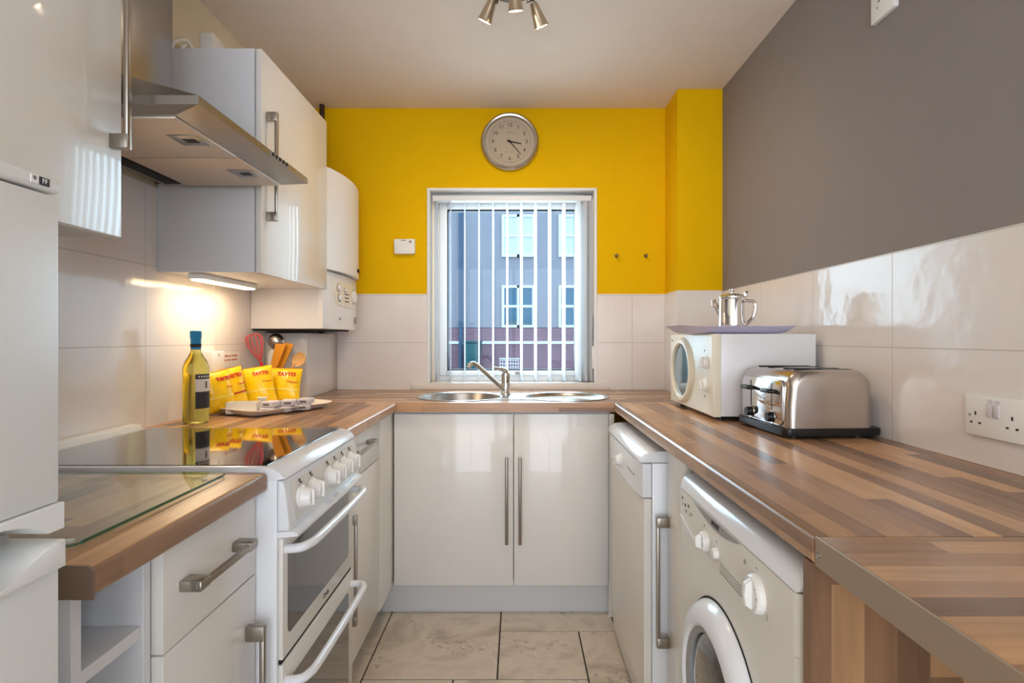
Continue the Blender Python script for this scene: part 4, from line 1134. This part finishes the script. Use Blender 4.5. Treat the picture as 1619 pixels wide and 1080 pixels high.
def chopping_board():
    b = thing('glass_chopping_board', 'clear glass chopping board lying on the worktop beside the fridge', 'chopping board', (-.77, .905, WT))
    g = MB().prism(rrect(-.96, -.571, .713, 1.10, .015), 'z', WT + .0035, WT + .0085, bev=.001, seg=1)
    for f in g.bm.faces:
        pass
    o = g.fin('glass', [MT['boardglass'], MT['boardedge']], b)
    for p in o.data.polygons:
        if abs(p.normal.z) < .3: p.material_index = 1
    for x in (-.93, -.60):
        for y in (.745, 1.07): MB().cyl((x, y, WT), (x, y, WT + .0034), .006, seg=12).fin('foot', MT['plasticw'], b)
chopping_board()

def bottle():
    b = thing('wine_bottle', 'bottle of white wine with blue foil cap standing beside the hob', 'bottle', (-1.037, 1.795, WT))
    x, y, z = -1.037, 1.795, WT
    prof = [(0, .008), (.015, .006), (.030, .001), (.0365, .004), (.0385, .012), (.0385, .165), (.0375, .180), (.031, .200), (.021, .216), (.0155, .228), (.0145, .24), (.0145, .27), (.016, .274), (.016, .290), (.0145, .293), (0, .293)]
    MB().lathe([(r, z + h) for r, h in prof], (x, y, 0), seg=48).fin('glass', MT['wine'], b)
    c = MB().lathe([(.0148, z + .236), (.0153, z + .27), (.0168, z + .273), (.0168, z + .2945), (.015, z + .2965), (0, z + .2965)], (x, y, 0), seg=36).fin('foil_cap', MT['blue'], b)
    MB().lathe([(.0155, z + .243), (.0159, z + .2435), (.0159, z + .254), (.0155, z + .2545)], (x, y, 0), seg=36).fin('foil_band', MT['labeld'], c)
    a0, a1 = R(-62), R(34)
    l = MB().lathe([(.0388, z + .048), (.0391, z + .048), (.0391, z + .158), (.0388, z + .158)], (x, y, 0), seg=20, a0=a0, a1=a1).fin('label', MT['labeld'], b)
    MB().lathe([(.0391, z + .102), (.0394, z + .102), (.0394, z + .142), (.0391, z + .142)], (x, y, 0), seg=20, a0=a0, a1=a1).fin('label_panel', MT['labelw'], l)
    # printed strip on the label
    mb = MB()
    for i in range(6):
        aa = a0 + (a1 - a0) * (.12 + i * .12); mb.lathe([(.0391, z + .147), (.0394, z + .147), (.0394, z + .153), (.0391, z + .153)], (x, y, 0), seg=2, a0=aa, a1=aa + .12)
    mb.fin('label_print', MT['labelw'], l)
    aa = a0 + .75; MB().lathe([(.0394, z + .112), (.0397, z + .112), (.0397, z + .134), (.0394, z + .134)], (x, y, 0), seg=4, a0=aa, a1=aa + .22).fin('label_print', MT['greyink'], l)
bottle()

TX, TY, TR = -.915, 2.10, R(60)
def snack_tray():
    t = thing('serving_tray', 'white tray holding crisps and sachets on the left worktop', 'tray', (TX, TY, WT + .0005), rz=TR)
    platter(t, 0, 0, .185, .128, 0, .022, .03, MT['china'])
    base = WT + .0055
    def packet(x, y, rz, lean, w, h, label, roll=0.0, z=base + .007, red=False):
        o = thing('crisp_packet', label, 'crisp packet', (x, y, z), rz=rz, group=None)
        o.rotation_euler = (R(lean), R(roll), rz)
        th = .026
        def bul(u, v):   # u,v in -1..1
            return th * (max(0, 1 - u * u) ** .55) * (max(0, 1 - v * v) ** .45)
        mb = MB(); bm = mb.bm; n, k = 16, 20
        for sgn in (-1, 1):
            g = [[bm.verts.new((w / 2 * (-1 + 2 * i / n) * (1 - .05 * math.sin(PI * j / k)), sgn * (bul(-1 + 2 * i / n, -1 + 2 * j / k) + .0004 + (.0012 * math.sin(i * 2.3 + j) if 1 < j < k - 1 and 0 < i < n else 0)), h * j / k)) for j in range(k + 1)] for i in range(n + 1)]
            for i in range(n):
                for j in range(k):
                    fs = [g[i][j], g[i + 1][j], g[i + 1][j + 1], g[i][j + 1]]
                    f = bm.faces.new(fs if sgn < 0 else list(reversed(fs)))
        bmesh.ops.remove_doubles(bm, verts=bm.verts[:], dist=.0009)
        body = mb.fin('bag', MT['crisp'], o, local=True, angle=60)
        # crimped seals
        mb = MB()
        for zz in (0, h - .008):
            mb = MB(); pts = []
            m_ = 26
            for i in range(m_ + 1): pts.append((-w / 2 + w * i / m_, (-.0012 if i % 2 else 0)))
            pts += [(p[0], p[1] + .0012) for p in reversed(pts)]
            mb.prism(pts, 'z', zz, zz + .009)
            mb.fin('seal', MT['crispred'] if zz else MT['crisp'], o, local=True)
        def warp(co):
            u = co.x / (w / 2); v = co.z / h * 2 - 1
            return Vector((co.x, -(bul(max(-1, min(1, u)), max(-1, min(1, v))) + .0022) + co.y, co.z))
        text_part('lettering', 'TAYTO', w * .16, face(.012, 0, h * .80, '-y'), MT['redink'], o, warp=warp, local=True, bold=.0012, extrude=.0004)
        text_part('lettering', 'Cheese', w * .10, face(w * .28, 0, h * .58, '-y'), MT['redink'], o, warp=warp, local=True, extrude=.0004)
        # lower printed band
        mb = MB(); bm = mb.bm
        cols = []
        for i in range(13):
            xx = -w / 2 * .86 + w * .86 * i / 12; row = []
            for j in range(4):
                zz = h * (.34 + .015 * j); row.append(bm.verts.new(warp(Vector((xx, .0008, zz)))))
            cols.append(row)
        for i in range(12):
            for j in range(3): bm.faces.new([cols[i][j], cols[i + 1][j], cols[i + 1][j + 1], cols[i][j + 1]])
        mb.fin('printed_band', MT['crispred'] if red else MT['crispband'], o, local=True)
        return o
    packet(-.952, 2.250, R(4), -14, .135, .140, 'yellow crisp packet furthest right on the snack tray, facing the camera', roll=2)
    packet(-1.000, 2.182, R(20), -12, .112, .150, 'yellow crisp packet second from the right on the snack tray', roll=-9)
    packet(-1.058, 2.085, R(56), -5, .115, .148, 'yellow crisp packet third from the right, turned sideways on the snack tray', roll=-10, red=True)
    packet(-1.052, 1.988, R(62), -7, .105, .142, 'yellow crisp packet nearest the wine bottle on the snack tray', roll=-7)
    # low white box of sachets
    b = thing('sachet_box', 'small plain white box at the front of the snack tray', 'box', (-.975, 1.985, base), rz=R(6))
    mb = MB(); mb.box(-.052, .052, -.028, -.026, 0, .040); mb.box(-.052, .052, .026, .028, 0, .040); mb.box(-.052, -.050, -.026, .026, 0, .040); mb.box(.050, .052, -.026, .026, 0, .040); mb.box(-.05, .05, -.026, .026, 0, .002)
    mb.fin('box', MT['paper'], b, local=True)
    k = 0
    for (x, y, z, rz, lb) in [(-.890, 1.990, base, 8, 'printed drink sachet in the bottom layer next to the white box'),
                              (-.845, 2.030, base, -6, 'printed drink sachet in the bottom layer, second from the white box'),
                              (-.800, 2.085, base, 12, 'printed drink sachet in the bottom layer nearest the tray tip'),
                              (-.883, 2.000, base + .021, -10, 'printed drink sachet stacked second up beside the white box'),
                              (-.838, 2.045, base + .021, 14, 'printed drink sachet on the upper layer in the middle of the row'),
                              (-.796, 2.095, base + .021, 4, 'printed drink sachet on the upper layer nearest the tray tip')]:
        o = thing('drink_sachet', lb, 'sachet', (x, y, z), rz=R(rz))
        mb = MB().box(-.024, .024, -.030, .030, 0, .020, bev=.004, seg=2)
        mb.fin('wrapper', MT['sachet'], o, local=True)
        MB().box(-.014, .010, -.0305, -.0298, .006, .014).fin('print', MT['greyink'], o, local=True)
    for (x, y, z, rz, lb) in [(-.955, 2.035, base, 0, 'white milk portion pot behind the white box, left one'), (-.920, 2.055, base, 0, 'white milk portion pot behind the white box, right one'), (-.938, 2.046, base + .026, 0, 'white milk portion pot stacked on two others')]:
        o = thing('milk_pot', lb, 'milk pot', (x, y, z))
        MB().lathe([(0, 0), (.012, 0), (.015, .020), (.0185, .0215), (.0185, .0235), (0, .0245)], (0, 0, 0), seg=22).fin('cup', MT['paper'], o, local=True)
snack_tray()

def utensils():
    cx, cy = -1.058, 2.375
    p = thing('utensil_pot', 'steel pot of cooking utensils behind the crisps in the left corner', 'pot', (cx, cy, WT))
    MB().lathe([(0, WT), (.050, WT), (.054, WT + .004), (.055, WT + .125), (.057, WT + .128), (.053, WT + .128), (.051, WT + .12), (.050, WT + .006), (0, WT + .006)], (cx, cy, 0), seg=36).fin('cup', MT['steel'], p)
    def stem(a, b, r, n=2): return [Vector(a).lerp(Vector(b), i / n) for i in range(n + 1)]
    zb = WT + .008
    # whisk
    w = thing('whisk', 'red balloon whisk leaning left in the utensil pot', 'whisk', (cx - .01, cy, zb))
    a = Vector((cx + .018, cy - .012, zb)); tip = Vector((cx - .052, cy - .046, WT + .290)); ax = (tip - a).normalized()
    hnd = a + ax * .17
    MB().tube([a, a + ax * .05, a + ax * .10, hnd], [.007, .009, .008, .006], seg=12).fin('handle', MT['red'], w)
    s1 = ax.orthogonal().normalized(); s2 = ax.cross(s1)
    Lw = (tip - hnd).length
    for k in range(6):
        d = s1 * math.cos(PI * k / 6) + s2 * math.sin(PI * k / 6)
        pts = []
        for i in range(17):
            t = i / 16; u = math.sin(PI * t); pts.append(hnd + ax * Lw * (1 - abs(2 * t - 1) ** 1.7) + d * .043 * math.copysign(abs(math.sin(2 * PI * t)) ** .7, math.cos(PI * t)) * (.55 + .45 * (1 - abs(2 * t - 1))))
        MB().tube(pts, .0016, seg=6).fin('wire_loop', MT['pink'], w)
    # steel ladle / slotted spoon
    l = thing('ladle', 'stainless steel ladle with a red grip in the utensil pot', 'ladle', (cx, cy, zb))
    a = Vector((cx - .012, cy + .0, zb)); b = Vector((cx + .004, cy + .042, WT + .240))
    MB().tube([a, a.lerp(b, .5), b], [.004, .005, .006], seg=10).fin('stem', MT['steel'], l)
    MB().tube([a.lerp(b, .45), a.lerp(b, .56), a.lerp(b, .66)], [.008, .010, .007], seg=12).fin('grip', MT['red'], l)
    MB().lathe([(0, -.030), (.018, -.027), (.030, -.016), (.035, 0), (.033, 0), (.028, -.014), (.016, -.024), (0, -.027)], (b.x + .006, b.y, b.z + .018), axis='y', seg=28).fin('bowl', MT['steel'], l)
    s = thing('turner', 'flat stainless steel turner between the whisk and wooden spatulas', 'turner', (cx, cy, zb))
    a = Vector((cx - .02, cy - .012, zb)); b = Vector((cx + .004, cy - .004, WT + .125))
    MB().tube([a, b], .004, seg=10).fin('stem', MT['steel'], s)
    ax = (b - a).normalized(); side = Vector((1, 0, 0))
    mb = MB(); P = [b - side * .012, b + side * .012, b + ax * .085 + side * .026, b + ax * .10 + side * .020, b + ax * .10 - side * .020, b + ax * .085 - side * .026]
    v0 = [mb.bm.verts.new(q) for q in P]; v1 = [mb.bm.verts.new(q + Vector((0, .002, 0))) for q in P]
    mb.bm.faces.new(v0); mb.bm.faces.new(list(reversed(v1)))
    for i in range(6): mb.bm.faces.new([v0[i], v1[i], v1[(i + 1) % 6], v0[(i + 1) % 6]])
    mb.fin('blade', MT['blade'], s)
    # wooden spatulas and spoon
    for (dx, dy, tx, ty, tz, lb) in ((.005, -.02, .062, -.03, .252, 'orange wooden spatula left of its twin in the utensil pot'), (.012, .0, .088, -.012, .254, 'orange wooden spatula nearer the wooden spoon in the utensil pot')):
        s = thing('wooden_spatula', lb, 'spatula', (cx, cy, zb))
        a = Vector((cx + dx - .02, cy + dy, zb)); b = Vector((cx + tx, cy + ty, WT + tz)); ax = (b - a).normalized(); sd = Vector((ax.z, 0, -ax.x)).normalized()
        n0 = a + ax * .13
        MB().tube([a, n0], .0055, seg=10).fin('stem', MT['spatwood'], s)
        P = [n0 - sd * .007, n0 + sd * .007, n0 + ax * .04 + sd * .016, b + sd * .022, b - sd * .020 + ax * -.008, n0 + ax * .04 - sd * .016]
        mb = MB(); v0 = [mb.bm.verts.new(q + Vector((0, -.003, 0))) for q in P]; v1 = [mb.bm.verts.new(q + Vector((0, .003, 0))) for q in P]
        mb.bm.faces.new(v0); mb.bm.faces.new(list(reversed(v1)))
        for i in range(6): mb.bm.faces.new([v0[i], v1[i], v1[(i + 1) % 6], v0[(i + 1) % 6]])
        mb.fin('blade', MT['spatwood'], s)
    s = thing('wooden_spoon', 'pale wooden spoon leaning right in the utensil pot', 'spoon', (cx, cy, zb))
    a = Vector((cx - .028, cy + .018, zb)); b = Vector((cx + .105, cy + .02, WT + .165)); ax = (b - a).normalized()
    MB().tube([a, b], .005, seg=10).fin('stem', MT['spoonwood'], s)
    mb = MB(); sd = Vector((ax.z, 0, -ax.x)).normalized(); c = b + ax * .020
    n = 20; rings = []
    for q, dep in ((1.0, -.002), (.8, .004), (.5, .008), (0.02, .010)):
        rings.append([mb.bm.verts.new(c + (ax * .034 * math.cos(2 * PI * i / n) + sd * .027 * math.sin(2 * PI * i / n)) * q + Vector((0, dep, 0))) for i in range(n)])
    rings.insert(0, [mb.bm.verts.new(c + (ax * .033 * math.cos(2 * PI * i / n) + sd * .026 * math.sin(2 * PI * i / n)) + Vector((0, -.004, 0))) for i in range(n)])
    rings.insert(0, [mb.bm.verts.new(c + (ax * .02 * math.cos(2 * PI * i / n) + sd * .015 * math.sin(2 * PI * i / n)) + Vector((0, .003, 0))) for i in range(n)])
    for j in range(len(rings) - 1):
        for i in range(n): mb.bm.faces.new([rings[j][i], rings[j][(i + 1) % n], rings[j + 1][(i + 1) % n], rings[j + 1][i]])
    mb.bm.faces.new(rings[0]); mb.bm.faces.new(list(reversed(rings[-1])))
    mb.fin('bowl', MT['spoonwood'], s)
utensils()

# ------------------------------------------------------------------ outside
def outside():
    o = MB().box(-30, 30, YB + .35, 40, -.05, .05).fin('ground', MT['pave']); o['kind'] = 'structure'
    b = thing('apartment_building', 'grey rendered building with red brick base and white windows across the yard', 'building', (0, 20.5, .05))
    Y = 20.0
    rects = []
    for x in (-.56, 1.48, 3.6, -6.5, 6.0): rects += [(x, x + 1.18, 1.55, 3.06), (x, x + 1.18, 4.08, 5.60), (x, x + 1.18, 6.6, 8.1)]
    MB().box(-12, 12, Y, Y + 6, 1.55, 11).fin('wall', MT['render'], b)
    MB().box(-12, 12, Y - .06, Y + 6, .05, 1.53).fin('brick_base', MT['brick'], b)
    MB().box(-12, 12, Y - .10, Y - .05, .96, 1.06).fin('string_course', MT['outw'], b)
    for (x0, x1, z0, z1) in rects:
        mb = MB(); f = .09; y0, y1 = Y - .08, Y - .002
        xm = (x0 + x1) / 2; zm = (z0 + z1) / 2 - .04
        mb.box(x0, x0 + f, y0, y1, z0, z1); mb.box(x1 - f, x1, y0, y1, z0, z1); mb.box(xm - f / 2, xm + f / 2, y0, y1, z0, z1)
        mb.box(x0 + f, x1 - f, y0, y1, z0, z0 + f); mb.box(x0 + f, x1 - f, y0, y1, z1 - f, z1)
        mb.box(x0 + f, x1 - f, y0 + .005, y1, zm, zm + f)
        w = mb.fin('window', MT['outw'], b)
        MB().box(x0 + f, x1 - f, Y - .04, Y - .003, z0 + f, z1 - f).fin('pane', MT['outglass'] if z0 < 3 else MT['outsky'], w)
    MB().cyl((-2.02, Y - .12, .05), (-2.02, Y - .12, 11), .075, seg=16).fin('downpipe', MT['drain'], b)
    # wheelie bin
    w = thing('wheelie_bin', 'teal wheeled bin standing against the brick base outside', 'bin', (-1.55, 19.3, .05))
    x, y, z = -1.55, 19.3, .05
    MB().prism([(x - .22, z + .06), (x + .22, z + .06), (x + .30, z + .95), (x - .30, z + .95)], 'y', y - .3, y + .3, bev=.02).fin('body', MT['teal'], w)
    MB().box(x - .33, x + .33, y - .34, y + .34, z + .955, z + 1.03, bev=.03).fin('lid', MT['teal'], w)
    for sx in (-.22, .22): MB().cyl((x + sx - .03, y + .25, z + .1), (x + sx + .03, y + .25, z + .1), .10, seg=20).fin('wheel', MT['black'], w)
    # ornate low white railing
    r = thing('garden_railing', 'small white lattice railing in front of the brick wall outside', 'railing', (-.27, 18.0, .05))
    mb = MB()
    for i in range(8): mb.box(-.57 + i * .085, -.55 + i * .085, 17.99, 18.01, .05, .50)
    for i in range(4): mb.box(-.57, .045, 17.985, 18.015, .12 + i * .11, .14 + i * .11)
    mb.box(-.59, .065, 17.98, 18.02, .50, .53)
    mb.fin('lattice', MT['outw'], r)
outside()

# ------------------------------------------------------------------ lights
def area(name, loc, rot, sx, sy, power, col, spread=180):
    d = bpy.data.lights.new(name, 'AREA'); d.shape = 'RECTANGLE'; d.size = sx; d.size_y = sy; d.energy = power; d.color = col; d.spread = R(spread)
    o = bpy.data.objects.new(name, d); COL.objects.link(o); o.location = loc; o.rotation_euler = rot
    return o
area('rear_daylight', (-.07, YR - .12, 1.15), (R(90), 0, 0), 2.0, 2.2, 57, (.86, .92, 1.0))  # daylight from behind, sent in through the added rear opening
area('side_fill', (XR + .14, -1.5, 1.55), (0, R(90), 0), 1.15, 1.05, 26, (.84, .92, 1.0))  # fill lamp added outside the unseen side window, brightens the left side
area('window_daylight', (-.03, 3.35, 1.6), (R(-90), 0, 0), .9, 1.1, 30, (.80, .90, 1.0))
area('strip_lamp_light', (-1.022, 1.98, 1.366), (0, 0, 0),   .03, .34, 1.15, (1.0, .80, .56))
for i, (p, ax) in enumerate(LAMPS):
    d = bpy.data.lights.new('spot_lamp_light', 'SPOT'); d.energy = 8.5; d.spot_size = R(150); d.spot_blend = .8; d.color = (1.0, .79, .56); d.shadow_soft_size = .02
    o = bpy.data.objects.new('spot_lamp_light', d); COL.objects.link(o); o.location = p; o.rotation_euler = ax.to_track_quat('-Z', 'Y').to_euler()

w = bpy.data.worlds.new('world'); sc.world = w; w.use_nodes = True
nt = w.node_tree; nt.nodes.clear()
out = nt.nodes.new('ShaderNodeOutputWorld'); bg = nt.nodes.new('ShaderNodeBackground')
tc = nt.nodes.new('ShaderNodeTexCoord'); sp = nt.nodes.new('ShaderNodeSeparateXYZ'); nt.links.new(tc.outputs['Generated'], sp.inputs[0])
cr = nt.nodes.new('ShaderNodeValToRGB'); cr.color_ramp.elements[0].color = (.60, .70, .85, 1); cr.color_ramp.elements[0].position = 0.0
cr.color_ramp.elements[1].color = (.72, .85, 1.0, 1); cr.color_ramp.elements[1].position = .6
nt.links.new(sp.outputs[2], cr.inputs[0]); nt.links.new(cr.outputs[0], bg.inputs[0]); bg.inputs[1].default_value = 2.9
nt.links.new(bg.outputs[0], out.inputs[0])

# ------------------------------------------------------------------ camera
cd = bpy.data.cameras.new('camera'); cam = bpy.data.objects.new('camera', cd); COL.objects.link(cam)
cam.location = (0, 0, 1.184); cam.rotation_euler = (R(90), 0, 0)
cd.sensor_width = 36; cd.lens = 36 * 880 / 1619; cd.clip_start = .01; cd.clip_end = 200
cd.shift_x = -(818 - 809.5) / 1619; cd.shift_y = (534 - 540) / 1619
sc.camera = cam

sc.view_settings.view_transform = 'Standard'; sc.view_settings.look = 'None'
sc.view_settings.gamma = 1; sc.view_settings.use_curve_mapping = False
sc.view_settings.exposure = 0.0
